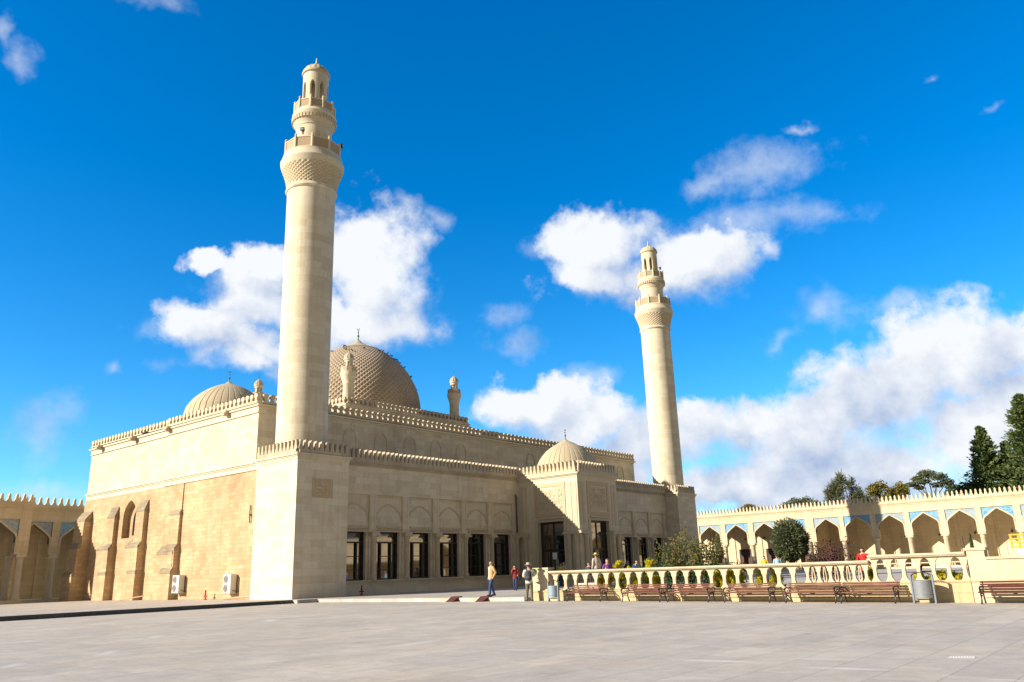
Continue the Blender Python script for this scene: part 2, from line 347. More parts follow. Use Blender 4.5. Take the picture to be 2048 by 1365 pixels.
# ------------------------------------------------------------------ ground and paving
def zplaza(x,y): return -.18+.01*min(1,max(0,(x+8)/6))-.0082*max(0,-20-y)
g=MB(); ys=[-70,-60,-50,-41,-35,-30,-26,-23,-20,-10,0,40]; xs=[-120,-60,-30,-14,-8,-2,0.35]
vs=[(x,y,zplaza(x,y)) for y in ys for x in xs]; nx=len(xs)
g.add(vs,[(j*nx+i,j*nx+i+1,(j+1)*nx+i+1,(j+1)*nx+i) for j in range(len(ys)-1) for i in range(nx-1)])
tag(g.build('plaza',M['plaza_paving']),kind='structure')
g=MB().box(-1500,-1500,-1.2,1500,1500,-.6); tag(g.build('ground',M['soil']),kind='structure')
g=MB()
def sheet(mb,poly,z,zb):
    mb.prism([(x,y,zb) for x,y in poly],[(x,y,z) for x,y in poly])
sheet(g,[(-120,-1.75),(-1.0,-1.65),(-1.0,-2.05),(.30,-2.05),(.28,-17.3),(.62,-17.3),(.62,-60),(80,-60),(80,60),(-120,60)],0,-.5)
tag(g.build('pavement',M['platform_paving']),kind='structure')
g=MB()
g.box(-1.28,-2.32,-.5,-1.0,-1.66,.011)
g.box(-1.0,-2.32,-.5,.32,-2.06,.012)
g.box(.05,-17.3,-.5,.32,-2.32,.013)
tag(g.build('kerb',M['kerb']),kind='structure')
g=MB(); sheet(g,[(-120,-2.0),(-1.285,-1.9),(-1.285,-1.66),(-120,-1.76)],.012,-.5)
tag(g.build('kerb',M['kerb_shade_tone']),kind='structure')
g=MB(); 
sheet(g,[(.64,-36.6),(.64,-17.6),(2.2,-17.6),(9,-22.5),(10.5,-36.6)],.035,-.05)
tag(g.build('garden_bed',M['soil']),kind='structure')

# ------------------------------------------------------------------ mosque
mos=thing('mosque','large pale limestone mosque with a diamond-patterned central dome and two ribbed side domes','mosque',(25,18,0))
S=M['stone']
HX0,HX1,HY0,HY1,HZ=1.33,49.78,6.54,32.4,12.8
h=MB(); h.box(HX0,HY0,8.62,HX1,18.8,HZ-.02); h.box(HX0+.13,18.8,8.62,HX1,HY1,HZ-.02)
h.box(1.96,4.6,0,HX1,HY1-.01,8.62); h.build('hall_wall',M['stone_hall'],mos)
f=MB()
f.box(HX0-.05,HY0-.04,12.22,HX0+.6,18.81,HZ-.35); f.box(HX0+.08,18.81,12.22,HX0+.6,HY1+.02,HZ-.35)
f.box(HX0-.1,HY0-.1,12.14,HX0+.5,18.82,12.22); f.box(HX0+.03,18.82,12.14,HX0+.5,HY1+.03,12.22)
f.box(HX0-.07,HY0-.06,HZ-.35,HX1+.06,HY0+.4,HZ-.2)
f.box(HX0-.07,HY0+.4,HZ-.35,HX0+.6,18.83,HZ-.2); f.box(HX0+.06,18.83,HZ-.35,HX0+.6,HY1+.04,HZ-.2)
f.box(HX0-.18,HY0-.18,HZ-.2,HX1+.2,HY0+.6,HZ-.08); f.box(HX0-.18,HY0+.6,HZ-.2,HX0+.6,18.85,HZ-.08); f.box(HX0-.05,18.85,HZ-.2,HX0+.6,HY1+.25,HZ-.08)
f.box(HX0-.03,HY0-.03,HZ-.08,HX1+.03,HY1,HZ+.02)
f.build('cornice',M['stone_smooth'],mos)
b=MB()
for (x,ya,yb) in ((HX0,4.32,18.8),(HX0+.13,18.8,HY1+.02)):
    b.box(x-.20,ya,8.66,x+.3,yb,8.78); b.box(x-.12,ya,8.56,x+.3,yb,8.66); b.box(x-.05,ya,8.22,x+.3,yb,8.56)
b.build('band_course',M['stone_smooth'],mos)
p=MB(); k=dict(pitch=.54,prof=MER_MUSH,th=.3,strip=.16,inset=.25)
parapet(p,(HX0+.02,18.8),(HX0+.02,HY0),HZ,**k); parapet(p,(HX0+.15,HY1),(HX0+.15,18.9),HZ-.05,**k)
p.build('side_parapet',M['carve'],mos)
p=MB(); parapet(p,(HX0+.2,HY0+.02),(HX1,HY0+.02),HZ,**k); parapet(p,(HX1,HY0+.2),(HX1,HY1),HZ,**k); p.build('front_parapet',M['stone_weather'],mos)
for y in (30.3,24.2,18.5,10.3):
    sp=MB(); sp.box(HX0-.5,y-.2,12.42,HX0-.04,y+.2,12.62); sp.box(HX0-.42,y-.24,12.62,HX0-.03,y+.24,12.78); sp.build('rain_spout',M['stone_weather'],mos)
# old masonry of the side wall, with its buttresses and pointed window
w=MB(); mp=mX(1.36); OL=M['stone_old']
cv=ogive(23.95,1.1,4.68,6.2,7.62)
slab(w,mp,4.33,22.85,0,8.22,0,.6); slab(w,mp,25.05,32.46,0,8.22,0,.6); slab(w,mp,22.85,25.05,0,4.68,0,.6)
fill_above(w,mp,cv,8.22,0,.6)
w.build('old_side_wall',OL,mos)
pw=MB(); slab(pw,mp,22.9,25.0,4.7,7.5,.5,.58); pwo=pw.build('pointed_window',OL,mos)
pn=MB(); cvi=ogive(23.7,.55,4.9,6.0,6.9); 
pn.prism([mp(u,z,.46) for u,z in cvi],[mp(u,z,.49) for u,z in cvi]); pn.build('pane',M['glass'],pwo)
def buttress(y0,y1,prof):
    bt=MB(); bt.prism([(1.36+.02-0,y0,0)]+[(1.36-d,y0,z) for d,z in prof]+[(1.38,y0,prof[-1][1])],[(1.38,y1,0)]+[(1.36-d,y1,z) for d,z in prof]+[(1.38,y1,prof[-1][1])])
    bo=bt.build('buttress',OL,mos)
    for (d0,z0),(d1,z1) in zip(prof,prof[1:]):   # weathered sloping caps where a stage steps back
        if d0-d1>.06 and z0>1.5:
            cp=MB(); cp.prism([(1.36-d0-.03,y0-.04,z0-.16),(1.36-d0-.03,y0-.04,z0+.02),(1.36-d1+.01,y0-.04,z1+.04),(1.36-d1+.01,y0-.04,z0-.16)],[(1.36-d0-.03,y1+.04,z0-.16),(1.36-d0-.03,y1+.04,z0+.02),(1.36-d1+.01,y1+.04,z1+.04),(1.36-d1+.01,y1+.04,z0-.16)]); cp.build('cap_stone',M['stain'],bo)
buttress(15.9,18.1,[(.46,0),(.45,3.3),(.06,3.75)])
buttress(15.75,17.2,[(.60,0),(.58,1.95),(.42,2.25),(.42,3.55),(.22,3.85),(.19,6.1),(.09,6.3),(.06,8.2)])
buttress(21.0,23.0,[(.58,0),(.56,4.0),(.06,4.5)])
buttress(20.95,22.25,[(.62,0),(.60,2.1),(.50,2.25),(.48,4.1),(.34,4.3),(.32,6.35),(.30,6.7),(.05,7.4)])
buttress(25.9,27.9,[(.58,0),(.56,4.0),(.06,4.5)])
buttress(25.85,27.15,[(.62,0),(.60,2.1),(.50,2.25),(.48,4.1),(.34,4.3),(.32,6.2),(.30,6.5),(.05,7.2)])
buttress(30.7,32.5,[(1.20,0),(1.15,2.1),(.98,2.25),(.94,4.3),(.66,4.6),(.63,6.2),(.58,6.5),(.05,7.2)])
# blind arches of the hall front
for x in (9.24,12.29,15.37,18.33,21.39,31.05,34.1,37.1,40.1,43.3,46.85):
    a=MB(); cvx=ogive(x,.56,8.9,11.05,11.92,q=.84); band(a,mY(HY0),cvx,.10,-.05,.02); a.build('blind_arch',M['stone_hall'],mos)
# gallery along the front, left and right of the portal
YG=1.5; GW=M['stone']
for nm,x0,x1,cs in (('gallery_wall',3.93,22.77,[5.8+3*i for i in range(6)]),('gallery_wall',28.34,47.17,[30.3+3*i for i in range(6)])):
    gw=MB()
    gw.box(x0,2.25,0,x1,6.6,8.40); gw.box(x0,YG,0,x1,2.25,.84); gw.box(x0,YG-.04,6.45,x1,2.25,8.30)
    gw.box(x0,YG-.34,0,x1,YG,.40); gw.box(x0,YG-.30,.40,x1,YG,.46)
    gw.box(x0,YG-.14,.80,x1,2.0,.89)
    edges=[x0]+[c+1.5 for c in cs[:-1]]+[x1]
    for i,c in enumerate(cs):
        l=max(x0,c-1.19); r=min(x1,c+1.19)
        gw.box(l,YG+.14,4.02,r,2.25,6.45)                       # panel
        gw.box(l,YG+.15,.89,c-1.02,2.25,4.02); gw.box(c+1.02,YG+.15,.89,r,2.25,4.02)  # jambs
        nxt=cs[i+1]-1.19 if i+1<len(cs) else x1
        if nxt>r+.05:
            gw.box(r,YG,.89,nxt,2.25,6.45)
            m=(r+nxt)/2
            for q in (-.17,.17): gw.box(m+q-.05,YG-.025,4.1,m+q+.05,YG,6.38)
    if x0>20: gw.box(x0,YG,.89,cs[0]-1.19,2.25,6.45)
    gw.build(nm,GW,mos)
    for i,c in enumerate(cs):
        pr=MB(); cvp=ogive(c,1.06,4.8,4.95,5.82,q=.66); band(pr,mY(YG+.14),cvp,.09,-.05,.01); pr.box(c-1.05,YG+.04,4.30,c+1.05,YG+.15,4.40)
        pr.box(c-1.19,YG+.0,4.0,c+1.19,YG+.142,4.08)
        for j in range(15): pr.box(c-1.12+j*.16-.045,YG+.03,4.08,c-1.12+j*.16+.045,YG+.142,4.2)
        pr.build('arch_moulding',M['carve'],mos)
        wd=MB(); l,r,z0,z1=c-1.02,c+1.02,.89,4.02; yf=1.88
        wd.box(l,yf,z0,l+.09,yf+.12,z1); wd.box(r-.09,yf,z0,r,yf+.12,z1); wd.box(l+.09,yf+.01,z1-.1,r-.09,yf+.12,z1); wd.box(l+.09,yf+.01,z0,r-.09,yf+.12,z0+.1)
        wd.box(l+.09,yf+.02,3.28,r-.09,yf+.11,3.38)
        for q in (-.46,.46): wd.box(c+q-.06,yf+.015,z0+.1,c+q+.06,yf+.115,3.28)
        for q in (1.55,2.4): wd.box(l+.09,yf+.035,q,r-.09,yf+.1,q+.045)
        wo=wd.build('window',M['dark_frame'],mos)
        pa=MB(); ty=random.uniform(-.012,.012)
        pa.prism([(l+.02,2.02,z0+.01),(r-.02,2.02+ty,z0+.01),(r-.02,2.02+ty,z1-.01),(l+.02,2.02,z1-.01)],[(l+.02,2.06,z0+.01),(r-.02,2.06,z0+.01),(r-.02,2.06,z1-.01),(l+.02,2.06,z1-.01)])
        pa.build('pane',M['glass'],wo)
    cx=[c+1.5 for c in cs[:-1]]+([x1-.35,x0+.38] if x0<20 else [x0+.42,x1-.35])
    for x in cx:
        co=MB(); co.lathe([(.24,0),(.24,.16),(.19,.2),(.175,.3),(.165,2.45),(.20,2.5),(.17,2.55),(.22,2.72),(.30,2.84)],(x,YG-.06,.89),20)
        co.box(x-.38,YG-.40,3.73,x+.38,YG+.0,3.86); co.box(x-.33,YG-.33,3.86,x+.33,YG,3.98)
        co.build('column',M['carve'],mos,smooth=True)
    c2=MB(); c2.box(x0,YG-.08,8.30,x1,YG+.5,8.44); c2.box(x0,YG-.20,8.44,x1,YG+.5,8.54); c2.box(x0,YG-.26,8.54,x1,YG+.5,8.63); c2.build('cornice',M['stone_weather'],mos)
    pp=MB(); parapet(pp,(x0+.05,YG-.02),(x1-.05,YG-.02),8.63,pitch=.4,th=.36,strip=.20); pp.build('parapet',M['stone_weather'],mos)
dp=MB(); dp.tube([(22.4,1.38,7.0),(22.4,1.38,4.15)],.06,8); dp.tube([(22.4,1.38,7.0),(22.4,1.55,7.3)],.06,8); dp.build('drainpipe',M['pipe'],mos,smooth=True)
# entrance portal
PX0,PX1,PY0=22.77,28.34,-4.54
po=MB(); po.box(PX0,PY0,4.82,PX1,1.7,8.30)
for (xa,xb) in ((PX0,24.15),(26.95,PX1)): po.box(xa,PY0,.3,xb,-3.05,4.82); po.box(xa,-.5,.3,xb,1.7,4.82)
po.box(PX0-.02,PY0-.02,0,PX1+.02,1.6,.3)
po.box(PX0-.75,-4.2,0,PX0-.02,.9,.15); po.box(23.4,PY0-.8,0,27.7,PY0-.02,.15)
po.box(PX0-.06,PY0-.06,.3,PX0+1.3,-3.12,.95); po.box(PX1-1.3,PY0-.06,.3,PX1+.06,-3.12,.95); po.box(PX0-.06,-.42,.3,PX0+.4,1.3,.95)
por=po.build('portal',M['stone_smooth'],mos)
def portal_face(mp,c,flip):
    fr=MB(); o=1.28
    for (a,b2,z0,z1) in ((c-o-.28,c-o,.95,4.98),(c+o,c+o+.28,.95,4.98),(c-o,c+o,4.82,4.98)): slab(fr,mp,a,b2,z0,z1,-.07,.02)
    slab(fr,mp,c-o-.05,c+o+.05,5.02,5.16,-.16,.02)
    fr.build('door_surround',M['carve'],por)
    cb=MB(); zz0,zz1=5.25,7.85; hw=1.55
    for (a,b2,z0,z1) in ((c-hw,c-hw+.3,zz0,zz1),(c+hw-.3,c+hw,zz0,zz1),(c-hw+.3,c+hw-.3,zz1-.3,zz1),(c-hw+.3,c+hw-.3,zz0,zz0+.25)): slab(cb,mp,a,b2,z0,z1,-.05,.02)
    cb.build('carved_border',M['carve_warm'],por)
    cp=MB(); slab(cp,mp,c-hw+.38,c+hw-.38,5.6,7.45,-.02,.02)
    strokes(cp,mp,c-hw+.45,c+hw-.45,5.85,7.3,42,11 if flip else 5,d=-.055,w=.055)
    cp.build('calligraphy_panel',M['carve'],por)
portal_face(mX(PX0),-1.78,0); portal_face(mY(PY0),25.55,1)
for y0,y1 in ((-4.42,-4.02),(-3.92,-3.52),(.55,.75),(.95,1.15)): MB().box(PX0-.035,y0,4.45,PX0+.02,y1,7.75).build('pilaster_strip',M['carve'],por)
for x in (22.95,23.35,27.45,27.85): MB().box(x,PY0-.035,4.45,x+.3,PY0+.02,7.75).build('pilaster_strip',M['carve'],por)
def pcol(x,y,bx):
    co=MB(); co.lathe([(.26,0),(.26,.14),(.21,.2),(.19,.3),(.18,2.35),(.22,2.42),(.185,2.48),(.24,2.68),(.30,2.82)],(x,y,.95),20); return co.build('column',M['carve'],por,smooth=True)
for y in (-4.28,-3.62,.75): pcol(PX0-.14,y,0)
for x in (23.45,27.2,27.95): pcol(x,PY0-.14,0)
ca=MB(); cb_=MB(); cd_=MB(); ca.box(PX0-.46,PY0-.46,3.77,PX0+1.1,-3.2,3.92); ca.box(PX0-.36,PY0-.36,3.92,PX0+1.0,-3.26,4.02)
cb_.box(PX0-.46,.35,3.77,PX0+.2,1.3,3.92); cb_.box(PX0-.36,.40,3.92,PX0+.2,1.25,4.02)
cd_.box(PX1-1.5,PY0-.46,3.77,PX1+.3,-3.2,3.92); cd_.box(PX1-1.4,PY0-.36,3.92,PX1+.25,-3.26,4.02)
for q_ in (ca,cb_,cd_): q_.build('column_capital',M['carve'],por)
def door(mp,c,o,refl):
    d=MB(); z0,z1=.3,4.82
    for (a,b2,q0,q1) in ((c-o,c-o+.14,z0,z1),(c+o-.14,c+o,z0,z1),(c-o+.14,c+o-.14,z1-.16,z1),(c-o+.14,c+o-.14,2.55,2.72),(c-o+.14,c+o-.14,z0,.55)): slab(d,mp,a,b2,q0,q1,.3,.42)
    for q in (-.42,.42): slab(d,mp,c+q-.05,c+q+.05,.55,2.55,.31,.41); 
    slab(d,mp,c-.05,c+.05,2.72,z1-.16,.31,.41)
    dd=d.build('door',M['door'],por)
    return dd
d1=door(mX(PX0),-1.78,1.27,0); d2=door(mY(PY0),25.55,1.38,1)
# door panes belong to the doors' recess
gp=MB(); slab(gp,mX(PX0),-3.04,-.51,.31,4.81,.37,.40); gp.build('glass',M['glass'],por)
gp=MB(); slab(gp,mY(PY0),24.17,26.93,.31,4.81,.37,.40); gp.build('glass',M['glass'],por)
nt_=MB(); slab(nt_,mX(PX0),-2.05,-1.6,1.95,2.45,.285,.295); nt_.build('paper_notice',M['paper'],por)
cc=MB(); cornice(cc,PX0,PY0,PX1,1.3,8.18,((.05,.12),(.14,.08),(.22,.09))); cc.build('cornice',M['stone_smooth'],por)
pp=MB(); z=8.47
ring_parapet(pp,PX0,PY0,PX1,1.3,z,'wse',pitch=.40,th=.28,strip=.24,sc=1.12); pp.build('parapet',M['stone_rail'],por)
def ribbed(c,prof,n,ribs,amp):
    zt=prof[-1][1]
    def md(r,z,a,i,k): return r*(1-amp*math.exp(-(math.sin(a*ribs/2)/.17)**2)*(1 if i<len(prof)-4 else 0))
    return MB().lathe(prof,c,n,0,md)
def finial(c,h,r,parent):
    f=MB(); f.lathe([(r*1.5,0),(r*.6,h*.12),(r*.55,h*.3),(r*1.2,h*.38),(r*.5,h*.46),(r*.4,h*.62),(r*.8,h*.68),(r*.25,h*.74),(r*.2,h*.84)],c,10)
    # crescent
    cz=c[2]+h*.92; rr=h*.08
    f.tube([(c[0]+rr*math.cos(a),c[1]-rr*math.cos(a)*.5,cz+rr*math.sin(a)) for a in [PI*.72+PI*1.56*j/10 for j in range(11)]],[r*.12+r*.22*math.sin(PI*j/10) for j in range(11)],6)
    return f.build('finial',M['bronze'],parent,smooth=True)
pd=ribbed((25.55,-1.62,0),[(2.3,8.4),(2.55,8.9),(2.55,9.2),(2.47,9.6),(2.29,9.96),(2.03,10.34),(1.70,10.70),(1.30,11.0),(.9,11.24),(.58,11.42),(.30,11.54),(.10,11.68)],384,32,.022)
pdo=pd.build('dome',M['rib_dome'],por,smooth=False); 
f2=finial((25.55,-1.62,11.66),.95,.07,por)
# raised block under the central dome, corner turrets, domes
BX0,BX1,BY0,BY1,BZ=13.2,28.3,12.1,27.5,15.0
bl=MB(); bl.box(BX0,BY0,12.7,BX1,BY1,BZ); cornice(bl,BX0,BY0,BX1,BY1,BZ,((.06,.14),(.16,.12))); bl.build('dome_block',M['stone_hall'],mos)
pp=MB(); ring_parapet(pp,BX0+.05,BY0+.05,BX1-.05,BY1-.05,BZ+.26,pitch=.5,prof=MER_MUSH,th=.3,strip=.14,sc=.95); pp.build('block_parapet',M['stone_weather'],mos)
DC=(20.7,19.85,0)
key=[(6.2,16.2),(6.19,16.8),(6.10,17.6),(5.93,18.43),(5.70,19.05),(5.42,19.62),(5.03,20.3),(4.57,20.95),(4.05,21.5),(3.45,22.0),(2.85,22.42),(2.15,22.85)]
def interp(z):
    for (r0,z0),(r1,z1) in zip(key,key[1:]):
        if z<=z1: t=(z-z0)/(z1-z0); return r0+(r1-r0)*t
    return key[-1][0]
rows=44; pr=[(interp(16.2+(22.85-16.2)*math.sin(PI/2*i/rows)**1.0),16.2+(22.85-16.2)*math.sin(PI/2*i/rows)) for i in range(rows+1)]
# smooth the profile a little
for _ in range(4): pr=[pr[0]]+[((a[0]+2*b_[0]+c_[0])/4,b_[1]) for a,b_,c_ in zip(pr,pr[1:],pr[2:])]+[pr[-1]]
ND=150
dm=MB().lathe([(5.9,15.0)]+pr,DC,ND,0,lambda r,z,a,i,k: r+(.058 if (i+k)%2==0 else -.042)*(1 if 0<i<=rows else 0)*(.35+.65*r/6))
# quads folded along the raised diagonal
tri=[]
for f_ in dm.f:
    if len(f_)==4:
        i,k=divmod(f_[0],ND)
        tri+= [(f_[0],f_[1],f_[2]),(f_[0],f_[2],f_[3])] if (i+k)%2==0 else [(f_[0],f_[1],f_[3]),(f_[1],f_[2],f_[3])]
    else: tri.append(f_)
dm.f=tri
do=dm.build('dome',M['dome_stone'],mos)
cap=MB().lathe([(2.2,22.66),(2.25,22.84),(1.60,23.08),(1.0,23.36),(.48,23.64),(.16,23.95)],DC,48); cap.build('dome_cap',M['rib_dome'],do,smooth=True)
finial((20.7,19.85,23.9),1.35,.10,do)
for c,nm in (((6.8,19.8,0),'side_dome'),((34.6,19.8,0),'side_dome')):
    sd=ribbed(c,[(3.2,12.7),(3.45,13.6),(3.45,14.4),(3.27,15.1),(3.02,15.5),(2.70,15.9),(2.25,16.3),(1.75,16.66),(1.20,16.95),(.75,17.13),(.36,17.27),(.1,17.48)],432,36,.020)
    so=sd.build(nm,M['rib_dome'],mos); finial((c[0],c[1],17.4),1.05,.08,so)
for (x,y) in ((14.11,13.0),(27.35,13.0),(14.11,26.8),(27.35,26.8)):
    tu=MB().lathe([(.6,15.2),(.6,15.55),(.47,15.62),(.46,17.2),(.50,17.25),(.47,17.32),(.55,17.6),(.66,17.9),(.70,18.05),(.70,18.28)],(x,y,0),24); to=tu.build('turret',M['stone_smooth'],mos,smooth=True)
    tp=MB().lathe([(.66,18.28),(.66,18.72),(.60,18.72),(.60,18.28)],(x,y,0),10,caps=False); tp.build('turret_parapet',M['stone_weather'],to)
    tl=MB()
    for i in range(6):
        a=i*PI/3+.3; tl.prism([(x+r*math.cos(a+s),y+r*math.sin(a+s),18.2) for r,s in ((.36,-.24),(.36,.24),(.26,.24),(.26,-.24))],[(x+r*math.cos(a+s),y+r*math.sin(a+s),19.2) for r,s in ((.36,-.24),(.36,.24),(.26,.24),(.26,-.24))])
    tl.lathe([(.22,18.2),(.22,19.2)],(x,y,0),10)
    tl.lathe([(.37,19.2),(.37,19.36),(.44,19.4),(.43,19.5)],(x,y,0),18); tl.build('lantern',M['stone_smooth'],to)
    tc=MB().lathe([(.43,19.5),(.42,19.66),(.34,19.85),(.18,20.02),(.05,20.12)],(x,y,0),24,0,lambda r,z,a,i,k:r*(1+.06*math.cos(a*12))); tc.build('turret_dome',M['stone_weather'],to,smooth=True)
    finial((x,y,20.1),.6,.04,to)

# ------------------------------------------------------------------ minarets
def minaret(tx,label,ox=1.734):
    T=thing('minaret',label,'minaret',(tx+1.85,2.15,0),group='twin stone minarets')
    x0,x1,y0,y1=tx,tx+3.915,0,4.3; cx,cy=tx+ox,2.11
    tb=MB(); tb.box(x0,y0,0,x1,y1,8.16); tb.build('base_tower',S,T)
    c=MB(); cornice(c,x0,y0,x1,y1,8.16,((.04,.16),(.09,.08),(.16,.13),(.06,.03))); c.build('cornice',M['stone_smooth'],T)
    pp=MB(); ring_parapet(pp,x0+.08,y0+.08,x1-.08,y1-.08,8.56,pitch=.405,th=.28,strip=.2,sc=.95,inset=.1); pp.build('parapet',M['stone_weather'],T)
    SH=stone('minaret_limestone',LIGHT['c1'],LIGHT['c2'],LIGHT['mort'],1.1,.5,cyl=(cx,cy,1.65),patch=(.9,1.06),msize=.008,bumpst=.2)
    z=lambda L:[(r,q) for r,q in L]
    sh=MB().lathe([(1.62,8.0)]+[(1.62+.03*i/8,8.6+18.4*i/8) for i in range(9)]+[(1.72,27.02),(1.78,27.12),(1.74,27.24),(1.70,27.34)],(cx,cy,0),64); sh.build('shaft',SH,T,smooth=True)
    bell=MB(); rws=12; nb=68
    bell.lathe([(1.70+.40*((i/rws)**1.6),27.34+1.46*i/rws) for i in range(rws+1)],(cx,cy,0),nb,0,lambda r,q,a,i,k:r+(.03 if (i+k)%2==0 else -.034)*(1 if 0<i<rws else 0))
    tri=[]
    for f_ in bell.f:
        if len(f_)==4:
            i,k=divmod(f_[0],nb); tri+= [(f_[0],f_[1],f_[2]),(f_[0],f_[2],f_[3])] if (i+k)%2==0 else [(f_[0],f_[1],f_[3]),(f_[1],f_[2],f_[3])]
        else: tri.append(f_)
    bell.f=tri; bell.build('bell_capital',M['carve'],T)
    cn=MB().lathe([(2.07,28.74),(2.13,28.84),(2.13,28.96),(2.19,29.05),(2.21,29.25),(2.13,29.36),(2.10,29.55),(2.04,29.62),(2.02,29.84),(1.2,29.86)],(cx,cy,0),64); cn.build('balcony',M['stone_smooth'],T,smooth=True)
    def balcony(zb,zt,r,n,a0):
        pr_=MB().lathe([(r,zb),(r,zt-.07),(r-.08,zt-.07),(r-.08,zb)],(cx,cy,0),n,a0,caps=False); po_=pr_.build('balcony_parapet',M['lattice'],T)
        rl=MB().lathe([(r+.03,zt-.07),(r+.03,zt),(r-.11,zt),(r-.11,zt-.07),(r+.03,zt-.07)],(cx,cy,0),n,a0,caps=False)
        rl.lathe([(r+.03,zb-.02),(r+.03,zb+.08),(r-.11,zb+.08),(r-.11,zb-.02)],(cx,cy,0),n,a0,caps=False); rl.build('rail',M['stone_smooth'],po_)
        for i in range(n):
            a=a0+2*PI*i/n; px,py=cx+(r-.02)*math.cos(a),cy+(r-.02)*math.sin(a)
            ps=MB().lathe([(.09,zb),(.09,zt+.05),(.05,zt+.09),(.10,zt+.17),(.03,zt+.26)],(px,py,0),8); ps.build('post',M['stone_smooth'],po_)
    balcony(29.86,30.70,1.95,10,.28)
    us=MB().lathe([(1.27,29.8),(1.25,32.05),(1.30,32.1),(1.30,32.16),(1.36,32.3),(1.46,32.5),(1.50,32.6),(1.50,32.85),(1.55,32.95),(1.56,33.08),(1.46,33.2),(1.44,33.32),(.8,33.34)],(cx,cy,0),56); us.build('upper_shaft',SH,T,smooth=True)
    de=MB()
    for i in range(40):
        a=2*PI*i/40; de.prism([(cx+r*math.cos(a+s),cy+r*math.sin(a+s),32.52) for r,s in ((1.40,-.05),(1.56,-.05),(1.56,.05),(1.40,.05))],[(cx+r*math.cos(a+s),cy+r*math.sin(a+s),32.84) for r,s in ((1.40,-.05),(1.60,-.05),(1.60,.05),(1.40,.05))])
    de.build('dentil_ring',M['carve'],T)
    balcony(33.34,34.06,1.42,10,.1)
    ln=MB(); n=8
    for i in range(n):
        a=.30+2*PI*i/n; wd=.19
        for (zz0,zz1,w2) in ((33.34,34.0,2*PI/n/2-.002),(34.0,35.55,wd),(35.55,35.70,wd+.04),(35.70,35.80,wd+.09),(35.80,35.86,wd+.15)):
            for j in range(4):
                s0=-w2+2*w2*j/4; s1=-w2+2*w2*(j+1)/4
                q=((.91,s0),(.91,s1),(.70,s1),(.70,s0))
                ln.prism([(cx+r*math.cos(a+s),cy+r*math.sin(a+s),zz0) for r,s in q],[(cx+r*math.cos(a+s),cy+r*math.sin(a+s),zz1) for r,s in q])
    ln.lathe([(.91,35.86),(.905,36.6),(.70,36.6),(.70,35.86),(.91,35.86)],(cx,cy,0),48,caps=False)
    ln.lathe([(.5,33.3),(.5,33.5)],(cx,cy,0),20)
    ln.build('lantern',M['stone_smooth'],T)
    cp=MB().lathe([(.90,36.58),(1.0,36.64),(1.02,36.74),(.98,36.82),(.93,36.95),(.84,37.12),(.68,37.3),(.46,37.44),(.22,37.54),(.1,37.6)],(cx,cy,0),64,0,lambda r,q,a,i,k:r*(1+(.035*math.cos(a*16) if i>3 else 0))); co=cp.build('dome_cap',M['rib_dome'],T,smooth=True)
    f=MB().lathe([(.16,37.55),(.08,37.68),(.12,37.78),(.07,37.88),(.06,38.1),(.02,38.28)],(cx,cy,0),10); f.build('finial',M['carve'],co,smooth=True)
    return T,cx,cy
m1,c1x,c1y=minaret(0.0,'stone minaret at the mosque\'s left corner with a plaque carved on its base tower')
pq=MB(); mp=mY(0.0)
for o,w,d in ((0,.09,-.035),(.16,.06,-.025),(.28,.05,-.03)):
    u0,u1,z0,z1=1.14+o,2.70-o,5.88+o*.75,7.04-o*.75
    slab(pq,mp,u0,u0+w,z0,z1,d,.01); slab(pq,mp,u1-w,u1,z0,z1,d,.01); slab(pq,mp,u0+w,u1-w,z0,z0+w,d,.01); slab(pq,mp,u0+w,u1-w,z1-w,z1,d,.01)
strokes(pq,mp,1.52,2.32,6.2,6.74,18,3,d=-.03,w=.04)
pq.build('inscription_plaque',M['carve_warm'],m1)
m2,c2x,c2y=minaret(47.19,'stone minaret rising beyond the right end of the mosque front',2.2)
def floodlight(loc,rz,label):
    t=thing('floodlight',label,'floodlight',loc,rz,'lamps and speakers on the minaret balconies'); t.scale=(.75,.75,.75)
    MB().box(-.05,-.06,-.34,.05,.06,0).build('bracket',M['lamp'],t,local=True)
    MB().prism([(-.12,-.12,-.02),(-.12,.12,-.02),(-.12,.12,.2),(-.12,-.12,.2)],[(.22,-.2,-.1),(.22,.2,-.1),(.22,.2,.28),(.22,-.2,.28)]).build('housing',M['lamp'],t,local=True)
    MB().lathe([(.14,0),(.14,.02)],(0,0,0),12).build('lens',M['lens'],t,local=True)
    l=[o for o in kids(t) if o.name.startswith('lens')][0]; l.location=(.24,0,.09); l.rotation_euler=(0,PI/2,0)
    return t
floodlight((c1x-1.62,c1y-1.0,31.06),R(215),'small dark floodlight on the left side of the left minaret\'s lower balcony rail')
floodlight((c1x+1.35,c1y-1.35,30.9),R(300),'small dark floodlight on the right side of the left minaret\'s lower balcony rail')
floodlight((c2x+.55,c2y-.95,34.62),R(300),'dark loudspeaker fixed outside the lantern of the right minaret')
